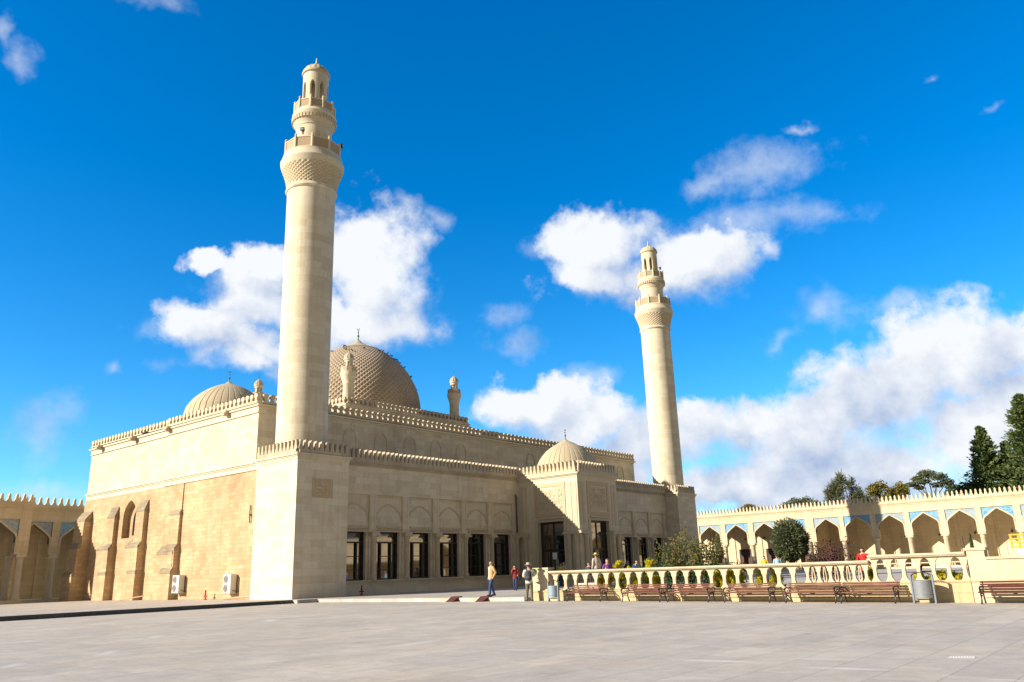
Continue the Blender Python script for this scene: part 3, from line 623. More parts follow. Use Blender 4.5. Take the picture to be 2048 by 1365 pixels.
# ------------------------------------------------------------------ arcades round the court
def arcade(T,mp,centres,lo,hi,zs=1.0,pale_first=True,back=3.4,pitch=.47,doors=(),out=None,stone_m=None,vis=None,breaks=(),backs=None):
    """front wall with arches, columns, tile panels, roof and back wall; u runs along the wall, d into it"""
    Z=lambda z:1.1+(z-1.1)*zs
    sm=stone_m or M['stone_arcade']
    w=MB(); H=1.53
    slab(w,mp,lo,hi,Z(6.27),Z(7.10),0,.55)
    cs=sorted(centres)
    piers=[(lo,cs[0]-H)]+[(a+H,b-H) for a,b in zip(cs,cs[1:])]+[(cs[-1]+H,hi)]
    for a,b in piers: slab(w,mp,a,b,Z(3.62),Z(6.27),0,.55)
    w.build('front_wall',sm,T)
    co=MB(); slab(co,mp,lo,hi,Z(7.10),Z(7.26),-.06,.5); slab(co,mp,lo,hi,Z(7.26),Z(7.36),-.14,.5); slab(co,mp,lo,hi,Z(7.36),Z(7.44),-.20,.5); slab(co,mp,lo,hi,Z(6.92),Z(6.96),-.03,.1); co.build('cornice',sm,T)
    for bl_ in breaks:
        q=MB(); slab(q,mp,bl_[0],bl_[1],0,Z(7.09),-.08,.3); q.build('pilaster',sm,T)
    pp=MB(); a=mp(lo,0,.06); b=mp(hi,0,.06)
    parapet(pp,a[:2],b[:2],Z(7.44),pitch=pitch,prof=MER_SPIKE,th=.26,strip=.17); pp.build('parapet',sm,T)
    rf=MB(); slab(rf,mp,lo,hi,Z(6.7),Z(7.0),.56,back+.5); rf.build('roof',sm,T)
    bw=MB(); backs=backs or [(lo,hi,back)]
    for b0,b1,bd in backs: slab(bw,mp,b0,b1,0,Z(6.7),bd,bd+.5)
    for (a0,a1,ad),(b0,b1,bd) in zip(backs,backs[1:]): slab(bw,mp,a1-.2,a1+.2,.2,Z(6.7),.56,max(ad,bd)+.4)
    for c in cs:   # pilasters on the back wall
        bd=[q for q in backs if q[0]<=c-1.86<q[1]]
        if bd: slab(bw,mp,c-1.86-.22,c-1.86+.22,.2,Z(6.3),bd[0][2]-.12,bd[0][2])
    bw.build('back_wall',sm,T)
    fl=MB(); slab(fl,mp,lo,hi,0,.2,-.35,back); fl.build('floor_step',M['stone_smooth'],T)
    for i,c in enumerate(cs):
        if vis and not (vis[0]<=c<=vis[1]): 
            # same wall, out of the photo: plain infill above the arch
            x=MB(); cv=arch(c,1.40,Z(3.62),Z(5.22),Z(6.05)); fill_above(x,mp,cv,Z(6.27),.06,.5); x.build('spandrel',sm,T); continue
        cv=arch(c,1.40,Z(3.62),Z(5.22),Z(6.05))
        tp=MB(); fill_above(tp,mp,cv,Z(6.25),.07,.45)
        for s in (-1,1): slab(tp,mp,c+s*1.40,c+s*(H+.001),Z(4.5),Z(6.25),.07,.45)
        tp.build('tile_panel',M['tile_pale'] if (i%2==0)==pale_first else M['tile_blue'],T)
        ar=MB(); band(ar,mp,cv,.15,-.03,.5)
        for s in (-1,1): slab(ar,mp,c+s*1.402,c+s*(H+.03),Z(3.62),Z(4.55),-.02,.5)
        slab(ar,mp,c-H,c+H,Z(6.25),Z(6.31),-.03,.1)
        for s in (-1,1): slab(ar,mp,c+s*H,c+s*(H+.05),Z(4.5),Z(6.25),-.03,.1)
        ar.build('arch',M['stone_rail'] if stone_m is None else stone_m,T)
    for (a,b) in piers:
        if b-a>5: continue
        m=(a+b)/2; 
        if vis and not (vis[0]-2.2<=m<=vis[1]+2.2): continue
        offs=(0,) if b-a<1 else (-.36,.36)
        for o in offs:
            cl=MB(); x,y,_=mp(m+o,0,.26)
            cl.lathe([(.36,.2),(.36,.42),(.32,.5),(.30,.62),(.275,Z(3.05)),(.31,Z(3.10)),(.275,Z(3.15)),(.32,Z(3.32)),(.38,Z(3.42))],(x,y,0),18)
            slab(cl,mp,m+o-.41,m+o+.41,Z(3.42),Z(3.54),-.12,.62); slab(cl,mp,m+o-.33,m+o+.33,Z(3.54),Z(3.62),-.06,.58)
            cl.build('column',M['stone_rail'] if stone_m is None else M['stone_smooth'],T,smooth=True)
    for (u0,u1,z1,mt) in doors:
        d=MB(); back=3.0 if backs and len(backs)>1 else back; slab(d,mp,u0,u0+.12,.2,z1,back-.10,back+.02); slab(d,mp,u1-.12,u1,.2,z1,back-.10,back+.02); slab(d,mp,u0+.12,u1-.12,z1-.14,z1,back-.10,back+.02)
        slab(d,mp,u0+.12,u1-.12,.2,z1-.14,back-.05,back+.02); slab(d,mp,(u0+u1)/2-.04,(u0+u1)/2+.04,.2,z1-.14,back-.08,back-.04)
        dd=d.build('door',M[mt],T)
XA=72.86
ra=thing('arcade','long sunlit arcade of pointed arches with blue and pale tiled spandrels','arcade',(XA,-10,0))
rc=[9.41,5.6,1.72,-1.97,-6.17,-9.82,-13.57,-17.27,-21.02,-24.65,-28.4,-32.1,-35.8,-39.5,-43.2,-46.9,-50.6,-54.3,-58.0,13.1,16.8]
arcade(ra,mX(XA),rc,-112,20,1.0,pale_first=(sorted(rc).index(-6.17)%2==0),back=6.2,backs=[(-112,-4.05,6.2),(-4.05,20,3.0)],doors=((5.0,6.85,3.0,'door'),(1.6,3.1,2.95,'door'),(8.6,10.2,2.9,'door_red'),(-2.75,-1.4,2.9,'door_red')),vis=(-29,11))
la=thing('arcade','shaded arcade of pointed arches with grey-blue tiles left of the mosque','arcade',(-1,36.4,0))
M['stone_shade_arcade']=M['stone_arcade']
arcade(la,mY(36.4),[-1.05,2.7],-2.65,12,1.081,stone_m=M['stone_arcade'],back=3.2,pale_first=True,pitch=.56)
la2=thing('arcade','nearer section of the shaded arcade standing at the left edge beyond the kerb','arcade',(-5,34.8,0))
arcade(la2,mY(34.8),[-4.30,-8.03],-9.7,-1.85,1.092,stone_m=M['stone_arcade'],back=3.2,pale_first=False,pitch=.56,vis=(-13,-4))
la3=thing('arcade','set-back stretch of the shaded arcade beyond the left edge','arcade',(-20,39,0))
arcade(la3,mY(39.0),[-11.6-3.73*i for i in range(7)],-38,-9.72,1.09,stone_m=M['stone_arcade'],back=3.2,vis=(0,1))
WL='wall lamps under the arcade arches'
lamps=[(10.3,'under the arch hidden most by the rose bush'),(5.7,'in the third arch from the mosque, over a dark door'),(3.1,'in the arch beside the round clipped bush'),(-9.72,'in the arch above the red-clothed visitor'),(-13.5,'in the arch just past the minaret\'s shadow'),(-17.3,'in the arch above the stepped balustrade'),(-21.06,'in the arch behind the tall pier'),(-24.8,'in the arch behind the orange crate')]
for y,txt in lamps:
    t=thing('wall_lamp','small dark wall lamp '+txt,'wall lamp',(XA+(2.95 if y>-4 else 6.15),y,4.4 if y>-4 else 3.83),0,WL)
    MB().box(-.06,-.1,-.1,.08,.1,.1).build('wall_plate',M['lamp'],t,local=True)
    MB().tube([(0,0,0),(-.25,0,.12),(-.45,0,.02)],.035,6).build('arm',M['lamp'],t,local=True)
    MB().lathe([(.05,.02),(.2,-.1),(.2,-.32),(.08,-.4)],(-.45,0,0),10).build('shade',M['lamp'],t,local=True); t.scale=(.62,.62,.62)

# ------------------------------------------------------------------ balustrade and garden wall
ba=thing('balustrade','cream stone balustrade of pierced arches running behind the benches','balustrade',(.6,-27,-.2))
pl=MB(); pl.box(.34,-29.55,-.6,.84,-17.45,.20); pl.box(.31,-29.55,.20,.87,-17.42,.265)
pl.box(.34,-35.2,-.6,.84,-29.56,.33); pl.box(.31,-35.2,.33,.87,-29.555,.39); pl.build('plinth',M['plinth'],ba)
rl=MB(); rl.box(.44,-32.15,.985,.76,-18.45,1.02); rl.box(.40,-32.15,1.02,.80,-18.4,1.085)
rl.build('rail',M['stone_rail'],ba)
rl=MB(); rl.box(.44,-35.14,1.14,.76,-32.18,1.18); rl.box(.40,-35.14,1.18,.80,-32.155,1.25); rl.build('rail',M['stone_rail'],ba)
def baluster(y,zb,zt,pitch,x=.6,th=.11):
    h=zt-zb; hw=pitch/2-.006
    hw*=1.0; half=[(hw*.66,0),(hw*.46,.08),(hw*.30,.17),(hw*.24,.30),(hw*.24,.48),(hw*.28,.60),(hw*.42,.67),(hw*.42,.76),(hw*.50,.84),(hw*.66,.90),(hw*.86,.93),(hw,.94),(hw,1)]
    L=[(y-u,zb+v*h) for u,v in half]; Rr=[(y+u,zb+v*h) for u,v in reversed(half)]
    o=L+Rr; b=MB().prism([(x-th/2,u,v) for u,v in o],[(x+th/2,u,v) for u,v in o]); b.build('baluster',M['stone_rail'],ba)
n=20; y0,y1=-18.72,-29.45
for i in range(n+1): baluster(y0+(y1-y0)*i/n,.265,.985,(y0-y1)/n)
n=5; y0,y1=-29.98,-32.0
for i in range(n+1): baluster(y0+(y1-y0)*i/n,.39,.985,(y0-y1)/n+.0)
for i in range(n):
    y=y0+(y1-y0)*(i+.5)/n; 
    b=MB(); 
    for s in (-.055,.055): b.tube([(.6,y+s*.3,.39),(.6,y+s*.9,.50),(.6,y+s*.75,.66),(.6,y+s*.45,.84),(.6,y+s*.2,.985)],[.03,.02,.018,.02,.03],6)
    b.build('tracery',M['stone_rail'],ba,smooth=True)
n=6; y0,y1=-32.3,-35.05
for i in range(n+1): baluster(y0+(y1-y0)*i/n,.39,1.14,(y0-y1)/n)
for i in range(n):
    y=y0+(y1-y0)*(i+.5)/n; b=MB(); b.box(.56,y-.16,.93,.64,y+.16,.965); b.build('cross_bar',M['stone_rail'],ba)
ep=MB(); ep.box(.40,-18.42,.265,.80,-17.62,1.16); ep.box(.36,-18.46,1.16,.84,-17.58,1.24); ep.box(.42,-17.95,-.21,.78,-17.40,.2)
ep.build('end_post',M['stone_rail'],ba)
sc=MB(); o=[(-17.62,.27),(-17.62,1.02),(-17.5,1.0),(-17.44,.9),(-17.46,.72),(-17.40,.55),(-17.28,.40),(-17.26,.27)]
sc.prism([(.50,u,v) for u,v in o],[(.70,u,v) for u,v in o]); sc.build('scroll_bracket',M['stone_rail'],ba)
gw=thing('garden_wall','plain cream stone wall with a raised end pier right of the balustrade','wall',(.6,-40,-.2))
b=MB(); b.box(.34,-60,-.6,.84,-35.22,1.0); b.box(.34,-35.72,1.0,.84,-35.22,1.28); b.build('wall_body',M['stone_rail'],gw)
b=MB(); b.box(.29,-60,1.0,.89,-35.73,1.07); b.box(.30,-35.78,1.28,.88,-35.17,1.36); b.build('coping',M['stone_rail'],gw)
b=MB(); b.box(.30,-60,.33,.34,-35.22,.39); b.build('ledge',M['plinth'],gw)

# ------------------------------------------------------------------ benches
def make_bench(L,wood):
    """faces -X, long along Y"""
    t=thing('park_bench','','bench')
    for i in range(4):
        MB().box(-.30+i*.115,-L/2,.395+.006*i,-.21+i*.115,L/2,.43+.006*i).build('seat_slat',wood,t,local=True)
    for i in range(4):
        z=.475+i*.086; x=.155+i*.028
        MB().prism([(x-.018,-L/2,z),(x+.014,-L/2,z),(x+.033,-L/2,z+.060),(x+.001,-L/2,z+.060)],[(x-.018,L/2,z),(x+.014,L/2,z),(x+.033,L/2,z+.060),(x+.001,L/2,z+.060)]).build('back_slat',wood,t,local=True)
    for s in (-1,1):
        y=s*(L/2-.07)
        e=MB()
        e.tube([(-.36,y,0),(-.33,y,.05),(-.27,y,.2),(-.27,y,.33),(-.30,y,.38)],[.03,.026,.022,.024,.026],7)
        e.tube([(.22,y,0),(.20,y,.06),(.13,y,.2),(.12,y,.33),(.15,y,.42),(.21,y,.6),(.27,y,.80)],[.03,.026,.022,.024,.026,.022,.02],7)
        e.tube([(-.31,y,.375),(-.1,y,.365),(.14,y,.385)],.024,7)
        e.tube([(-.27,y,.22),(-.15,y,.30),(-.03,y,.31),(.08,y,.29),(.13,y,.21)],.014,6)
        e.tube([(-.28,y,.38),(-.33,y,.48),(-.31,y,.58),(-.2,y,.625),(-.02,y,.60),(.12,y,.62),(.2,y,.60)],[.022,.024,.026,.028,.026,.022,.018],7)
        e.tube([(-.30,y,.55),(-.35,y,.60),(-.38,y,.57),(-.36,y,.53)],.018,6)
        e.tube([(-.2,y,.41),(-.12,y,.5),(0,y,.52),(.08,y,.46),(.02,y,.42),(-.06,y,.45)],.014,6)
        e.build('end_frame',M['iron'],t,smooth=True,local=True)
    MB().tube([(.13,-L/2+.07,.2),(.13,L/2-.07,.2)],.012,6).build('tie_rod',M['iron'],t,local=True)
    MB().box(-.30,-.02,.34,.16,.02,.385).build('middle_brace',M['iron'],t,local=True)
    return t
BG='slatted benches lined up along the balustrade'
bs=[(-20.87,1.95,'pinkish slatted bench beside the small blue-grey litter bin'),
    (-23.62,2.0,'pinkish slatted bench standing second along from the blue-grey bin, under golden shrubs'),
    (-25.69,1.85,'pinkish slatted bench pushed close to the bench on its left, below the rose bush'),
    (-28.05,1.85,'slatted bench in front of the two cone-shaped golden conifers'),
    (-30.36,1.85,'brown slatted bench under the balustrade\'s narrow traceried panels'),
    (-32.25,1.85,'brown slatted bench next to the open wall left of the silver litter bin'),
    (-36.45,1.9,'dark reddish bench at the right edge beside the silver litter bin')]
protoA=make_bench(1.85,M['wood']); protoB=make_bench(1.9,M['wood_dark'])
for i,(y,L,lab) in enumerate(bs):
    if i==0: o=protoA
    elif i==6: o=protoB
    else: o=copy_tree(protoA)
    x=-.12-.012*i
    o.location=(x,y,zplaza(0,y)+.003); o.scale=(1,1,.82); o.rotation_euler=(0,0,random.uniform(-.012,.012)); tag(o,lab,'bench',BG)

# ------------------------------------------------------------------ litter bins
def bin_(loc,label,w,h,mt,rz):
    t=thing('litter_bin',label,'litter bin',loc,rz,'swing litter bins')
    r=w*.44
    for s in (-1,1):
        b=MB(); y=s*w/2
        b.box(-.05,y-.025,0,.05,y+.025,h); b.box(-.09,y-.03,0,.09,y+.03,.03); b.build('post',M['steel_post'],t,local=True)
    MB().box(-.02,-w/2+.026,.10,.02,w/2-.026,.14).build('cross_bar',M['steel_post'],t,local=True)
    br=MB().lathe([(r*.97,.16),(r,.18),(r,h*.80),(r*1.02,h*.815),(r*.95,h*.815),(r*.93,h*.3),(.02,h*.3)],(0,0,0),40,caps=False); bb=br.build('barrel',mt,t,smooth=True,local=True)
    b=MB(); b.lathe([(r*1.01,h*.3),(r*1.015,h*.31),(r*1.01,h*.32)],(0,0,0),40,caps=False); b.build('seam_ring',M['steel_post'],bb,local=True)
    MB().tube([(0,-w/2+.01,h-.05)]+[(0,-(w/2-.03)*math.cos(PI*i/8),h-.05+.13*math.sin(PI*i/8)) for i in range(9)]+[(0,w/2-.01,h-.05)],.016,6).build('arched_handle',M['iron'],t,smooth=True,local=True)
    for s in (-1,1): MB().lathe([(.018,0),(.018,.07)],(0,s*(r+.0),h*.68),8).build('pivot',M['iron'],t,local=True)
    return t
bin_((-.30,-19.22,zplaza(0,-19)),'small blue-grey barrel litter bin beside the man in the sun hat',.52,.80,M['steel_blue'],0)
bin_((-.28,-33.93,zplaza(0,-33.9)),'larger silver barrel litter bin between the two rightmost benches',.64,.87,M['steel'],0)

# ------------------------------------------------------------------ things along the mosque walls
def ac(y,z,label):
    t=thing('air_conditioner',label,'air conditioner',(1.36,y,z),0,'outdoor air conditioning units')
    MB().box(-.50,-.44,0,-.08,.44,1.20).build('casing',M['white_case'],t,local=True)
    for q in (.32,.90):
        g=MB(); g.lathe([(.255,0),(.255,.012),(.235,.018)],(0,0,0),28)
        for k in range(1,5): g.lathe([(.05*k+.012,.018),(.05*k+.012,.026),(.05*k-.002,.026),(.05*k-.002,.018)],(0,0,0),24,caps=False)
        o=g.build('fan_grille',M['grille'],t,local=True); o.rotation_euler=(0,-PI/2,0); o.location=(-.501,.13,q)
    MB().box(-.512,-.06,.05,-.501,.42,.06).build('trim_line',M['grille'],t,local=True)
    for s in (-.38,.38):
        MB().box(-.55,s-.02,-.05,.0,s+.02,-.005).build('bracket',M['white_case'],t,local=True)
    MB().tube([(-.3,-.44,.2),(-.28,-.52,.15),(-.1,-.6,.1),(.0,-.58,.1)],.02,6).build('hose',M['iron'],t,local=True)
ac(15.0,.46,'white double-fan air conditioner half in front of the wide stepped buttress')
ac(8.4,.37,'white double-fan air conditioner alone on the orange wall near the tower')
def hydrant(x,y,label,h):
    t=thing('standpipe',label,'standpipe',(x,y,0),0,'red standpipes by the mosque walls')
    MB().lathe([(.13,0),(.13,.04),(.06,.07),(.05,.1),(.045,h-.1),(.06,h-.08),(.06,h-.04),(.02,h)],(0,0,0),12).build('pipe',M['red'],t,smooth=True,local=True)
    MB().tube([(-.02,-.22,h*.34),(0,0,h*.38),(.02,.22,h*.34)],.045,8).build('outlet',M['red'],t,smooth=True,local=True)
    MB().box(-.035,-.14,h*.55,.035,.14,h*.60).build('valve_handle',M['red'],t,local=True)
hydrant(.85,10.9,'red standpipe at the foot of the sunlit orange side wall',.62)
hydrant(5.8,.75,'red standpipe in the shade beside the gallery\'s first window',.62)
def pole(a,b,r,label,nm='wooden_pole'):
    m=MB().tube([a,tuple((Vector(a)+Vector(b))/2+Vector((0,0,.01))),b],[r,r*1.05,r*.9],8); o=m.build(nm,M['timber'],origin=a,smooth=True); tag(o,label,'pole',group='poles lying by the side wall')
pole((.25,21.9,.04),(.55,18.9,.30),.045,'pale pole leaning at the foot of the side wall between buttresses')
pole((.55,8.3,.04),(.70,5.3,.16),.06,'pale pole lying by the side wall next to the corner tower')
ib=MB().tube([(1.27,6.8,4.78),(1.25,6.8,5.3),(1.27,6.8,5.92)],.045,6); ib.box(1.24,6.72,5.26,1.37,6.88,5.34); tag(ib.build('iron_bar',M['pipe'],origin=(1.3,6.8,4.8)),'dark upright iron bar fixed high on the orange wall beside the tower','bar')
def ramp(y,label):
    t=thing('kerb_ramp',label,'ramp',(.02,y,zplaza(0,y)),0,'pair of small kerb ramps')
    MB().prism([(-.42,-.30,.0),(.0,-.30,.0),(.0,-.30,.19)],[(-.42,.10,.0),(.0,.10,.0),(.0,.10,.19)]).build('ramp_plate',M['rust'],t,local=True)
    MB().prism([(-.45,.11,.0),(.0,.11,.0),(.0,.11,.20),(-.1,.11,.19)],[(-.45,.62,.0),(.0,.62,.0),(.0,.62,.15),(-.1,.62,.14)]).build('side_wedge',M['cream'],t,local=True)
    MB().prism([(.0,-.32,.14),(.28,-.32,.19),(.28,-.32,.235),(.0,-.32,.215)],[(.0,.22,.14),(.28,.22,.19),(.28,.22,.235),(.0,.22,.215)]).build('kerb_plate',M['rust'],t,local=True)
ramp(-12.95,'rusty red kerb ramp farther from the man in the tan jacket'); ramp(-14.85,'rusty red kerb ramp directly below the man in the tan jacket')
t=thing('drain_grate','pale slotted drain grate set in the paving at lower right','drain',(-15.21,-37.97,zplaza(0,-37.97)))
t.rotation_euler=(0,0,R(22))
MB().box(-.04,-.17,-.02,.04,.17,.004).build('grate_frame',M['kerb'],t,local=True)
g=MB()
for i in range(9): g.box(-.035,-.165+i*.037,.004,.035,-.165+i*.037+.02,.008)
g.build('slats',M['paper'],t,local=True)
# trellis, pole, orange crate with its sack
t=thing('trellis','brown wooden A-frame trellis leaning behind the raised balustrade','trellis',(1.6,-33.7,0))
for s in (-1,1): MB().tube([(0,s*.42,0),(0,s*.05,1.2)],.035,6).build('leg',M['brown_trellis'],t,local=True)
for k in range(5):
    z=.3+k*.18; w=.42-.37*z/1.2
    MB().box(-.03,-w,z-.02,-.005,w,z+.02).build('rung',M['brown_trellis'],t,local=True)
o=MB().tube([(0,0,0),(0,.01,.9),(0,.06,1.75)],.035,6).build('thin_post',M['pipe'],origin=(0,0,0)); o.location=(1.5,-35.0,.0); tag(o,'thin dark leaning post above the raised pier','post')
t=thing('steel_lattice','orange-yellow painted lattice frame standing behind the low wall at the right edge','lattice',(2.0,-36.75,1.05),0)
for i in range(4): MB().box(-.03,.48-i*.22-.03,.26,.03,.48-i*.22+.03,.70).build('upright',M['yellow'],t,local=True)
for k in range(4): MB().box(-.04,-.24,.27+k*.13,.04,.52,.315+k*.13).build('cross_bar',M['yellow'],t,local=True)
t2=thing('sack','white and blue plastic sack under the orange lattice','sack',(2.0,-36.75,0.9))
MB().ball((0,0,.22),.3,14,9,(.8,1.25,.75)).build('bag_body',M['sack'],t2,smooth=True,local=True)
t3=thing('stone_block','rough stone support under the white sack behind the low wall','block',(2.0,-36.75,0)); MB().box(-.35,-.5,0,.35,.55,.92).build('block_body',M['stone_rail'],t3,local=True)
tp=MB().tube([(2.0,-36.12,.0),(2.0,-36.12,1.70),(2.0,-36.26,1.70)],.009,6); tag(tp.build('bent_pipe',M['steel_post'],origin=(2.0,-36.12,0)),'thin grey pipe frame beside the orange lattice','pipe')
# ------------------------------------------------------------------ people
def flat(name,c,r=.75): 
    if name not in M: M[name]=plain(name,c,r,var=.10,scale=14)
    return M[name]
SKIN=flat('skin',(.52,.30,.20),.5); SKIN2=flat('skin_tan',(.42,.23,.15),.5)
def skinned(name,verts,edges,rad,mat,parent,root=0):
    me=bpy.data.meshes.new(name); me.from_pydata([tuple(v) for v in verts],edges,[]); ob=bpy.data.objects.new(name,me); COL.objects.link(ob)
    md=ob.modifiers.new('skin','SKIN'); md.use_smooth_shade=True
    if not me.skin_vertices: me.skin_vertices.new() if hasattr(me.skin_vertices,'new') else None
    for i,r in enumerate(rad):
        sv=me.skin_vertices[0].data[i]; sv.radius=(r,r) if not isinstance(r,tuple) else r; sv.use_root=(i==root)
    sb=ob.modifiers.new('sub','SUBSURF'); sb.levels=1; sb.render_levels=1
    dg=bpy.context.evaluated_depsgraph_get(); nm=bpy.data.meshes.new_from_object(ob.evaluated_get(dg)); nm.name=name
    ob.modifiers.clear(); ob.data=nm; bpy.data.meshes.remove(me)
    nm.materials.clear(); nm.materials.append(mat); nm.polygons.foreach_set('use_smooth',[True]*len(nm.polygons)); ob.parent=parent; return ob
STAND=dict(kL=(.01,.055,.27),aL=(-.01,.06,.045),kR=(.01,-.055,.27),aR=(-.01,-.06,.045),eL=(-.03,.15,.64),wL=(.03,.155,.49),eR=(-.03,-.15,.64),wR=(.03,-.155,.49),lean=0.0)
def person(label,loc,h,face,top,legs,hair=None,shoe=(.03,.025,.022),pose=None,skin=None,hat=None,headturn=0.0,skirt=False,long_hair=False,inner=None,group='visitors around the mosque court'):
    P=dict(STAND); P.update(pose or {}); H=h; skin=skin or SKIN
    T=thing('person',label,'person',loc,face,group)
    ln=P['lean']
    def v(p): return Vector((p[0]*H+ln*max(0,p[2]-.5)*H,p[1]*H,p[2]*H))
    hx=.012
    V=[(0,0,.53),(0,0,.62),(0,0,.74),(0,0,.82),(.004,0,.862),(.012,0,.89),(.008,0,.93),(.0,0,.972)]; RD=[.07,.065,.075,.05,.031,.040,.052,.040]
    E=[(i,i+1) for i in range(7)]
    c,s=math.cos(headturn),math.sin(headturn)
    V.append((.008+.066*c,.066*s,.915)); RD.append(.010); E.append((6,8))       # nose
    for sg in (1,-1): V.append((.006-.056*s*sg,.056*c*sg,.922)); RD.append(.012); E.append((6,len(V)-1))   # ears
    for sd,sg in (('L',1),('R',-1)):
        n=len(V); V+= [(0,sg*.10,.80),P['e'+sd],P['w'+sd]]; RD+=[.032,.026,.018]; E+=[(3,n),(n,n+1),(n+1,n+2)]
        d=(Vector(P['w'+sd])-Vector(P['e'+sd])).normalized(); w=Vector(P['w'+sd]); side=Vector((0,0,1)).cross(d); 
        side=side.normalized() if side.length>.1 else Vector((1,0,0))
        pm=w+d*.032; V.append(tuple(pm)); RD.append((.020,.011)); E.append((n+2,n+3))
        for k,(o,l) in enumerate(((-.016,.040),(-.006,.048),(.005,.046),(.015,.036))):
            a=pm+side*o+d*.012; b=pm+side*o*1.2+d*l+Vector((.006,0,-.004)); m=len(V); V+=[tuple(a),tuple(b)]; RD+=[.006,.0045]; E+=[(n+3,m),(m,m+1)]
        a=w+side*(-.022)+d*.022; b=a+side*(-.012)+d*.024; m=len(V); V+=[tuple(a),tuple(b)]; RD+=[.0065,.005]; E+=[(n+2,m),(m,m+1)]
        n=len(V); V+=[(0,sg*.05,.50),P['k'+sd],P['a'+sd],(P['a'+sd][0]+.085,P['a'+sd][1]+sg*.012,.018)]; RD+=[.048,.034,.023,.018]; E+=[(0,n),(n,n+1),(n+1,n+2),(n+2,n+3)]
    skinned('body',[v(p) for p in V],E,[tuple(q*H for q in r) if isinstance(r,tuple) else r*H for r in RD],skin,T)
    tm=flat('cloth_%d_%d_%d'%tuple(int(x*255) for x in top),top,.8); lm=flat('cloth_%d_%d_%d'%tuple(int(x*255) for x in legs),legs,.8)
    tb=MB(); zb=.47 if not skirt else .38
    tb.tube([v((0,0,zb)),v((0,0,.54)),v((0,0,.62)),v((0,0,.72)),v((0,0,.79)),v((0,0,.825)),v((0,0,.845))],[(r[0]*H,r[1]*H) for r in ((.075,.105),(.073,.100),(.070,.096),(.074,.106),(.066,.108),(.045,.075),(.034,.04))],16)
    for sd,sg in (('L',1),('R',-1)):
        e,w=Vector(P['e'+sd]),Vector(P['w'+sd])
        tb.tube([v((0,sg*.07,.80)),v((0,sg*.108,.795)),v((Vector((0,sg*.115,.79))+e)/2+Vector((0,sg*.004,0))),v(e),v((e+w)/2),v(w)],[x*H for x in (.044,.043,.039,.034,.031,.026)],10)
    tb.build('jacket' if not skirt else 'coat',tm,T,smooth=True,local=True)
    if inner:
        sh=MB(); sh.prism([v((.060,.030,.83)),v((.078,.034,.74)),v((.080,.030,.5)),v((.080,-.030,.5)),v((.078,-.034,.74)),v((.060,-.030,.83))],[v((.04,.030,.83)),v((.04,.034,.74)),v((.04,.030,.5)),v((.04,-.030,.5)),v((.04,-.034,.74)),v((.04,-.030,.83))])
        sh.build('shirt',flat('cloth_%d_%d_%d'%tuple(int(x*255) for x in inner),inner,.8),T,local=True)
    tr=MB(); tr.tube([v((0,0,.44)),v((0,0,.49)),v((0,0,.55))],[(.060*H,.080*H),(.068*H,.092*H),(.062*H,.088*H)],14)
    for sd,sg in (('L',1),('R',-1)):
        k,a=Vector(P['k'+sd]),Vector(P['a'+sd]); hp=Vector((0,sg*.048,.50))
        tr.tube([v(hp),v((hp+k)/2+Vector((.006,0,0))),v(k),v((k+a)/2-Vector((.006,0,0))),v(a-Vector((0,0,.015)))],[x*H for x in (.058,.052,.042,.038,.034)],10)
    tr.build('trousers',lm,T,smooth=True,local=True)
    so=flat('shoe_%d'%int(shoe[0]*255),shoe,.6)
    for sd,sg in (('L',1),('R',-1)):
        a=Vector(P['a'+sd]); z=max(.0,a.z-.045)
        s_=MB().tube([v((a.x-.028,a.y,z+.030)),v((a.x+.02,a.y,z+.034)),v((a.x+.07,a.y+sg*.01,z+.024)),v((a.x+.105,a.y+sg*.014,z+.018))],[(.030*H,.026*H),(.034*H,.027*H),(.024*H,.028*H),(.012*H,.020*H)],10); s_.build('shoe',so,T,smooth=True,local=True)
    hd=v((.004,0,.935))
    if hair is not None:
        hm=flat('hair_%d_%d'%(int(hair[0]*255),int(hair[2]*255)),hair,.7); hb=MB()
        n=18; a0=headturn
        prof=[]
        vs=[];fs=[]
        rows=[(.060,-.030 if not long_hair else -.10),(.061,-.005),(.060,.020),(.050,.042),(.030,.056),(.004,.061)]
        for (r,z) in rows:
            for k in range(n):
                a=2*PI*k/n; fr=max(0,math.cos(a-a0)); zz=z if z>.03 else z+(.034-z)*min(1,fr*1.6)
                vs.append((hd.x+(r*math.cos(a)-.006)*H,hd.y+r*.90*math.sin(a)*H,hd.z+zz*H))
        m=len(rows)
        for i in range(m-1):
            for k in range(n): fs.append((i*n+k,i*n+(k+1)%n,(i+1)*n+(k+1)%n,(i+1)*n+k))
        fs.append(tuple(range((m-1)*n,m*n))); fs.append(tuple(range(n))[::-1])
        hb.add(vs,fs); hb.build('hair',hm,T,smooth=True,local=True)
    em=flat('eye_dark',(.03,.02,.02),.3)
    for sg in (1,-1):
        MB().ball((hd.x+(.052*c-.019*s*sg)*H,hd.y+(.052*s+.019*c*sg)*H,hd.z+.0*H),.006*H,8,6).build('eye',em,T,local=True)
    MB().ball((hd.x+.050*c*H,hd.y+.050*s*H,hd.z-.038*H),.010*H,8,6,(.5,1.2,.35)).build('mouth',flat('lip',(.35,.13,.11),.5),T,local=True)
    if hat:
        tt=MB().lathe([(.108,-.002),(.11,.004),(.062,.016),(.058,.05),(.045,.066),(.01,.070)],(0,0,0),24); 
        ob=MB().add([(x*H,y*H,z*H) for x,y,z in tt.v],tt.f).build('sun_hat',flat('hat_%d'%int(hat[0]*255),hat,.85),T,smooth=True,local=True); ob.location=(hd.x,hd.y,hd.z+.018*H); ob.rotation_euler=(0,R(6),0)
    return T
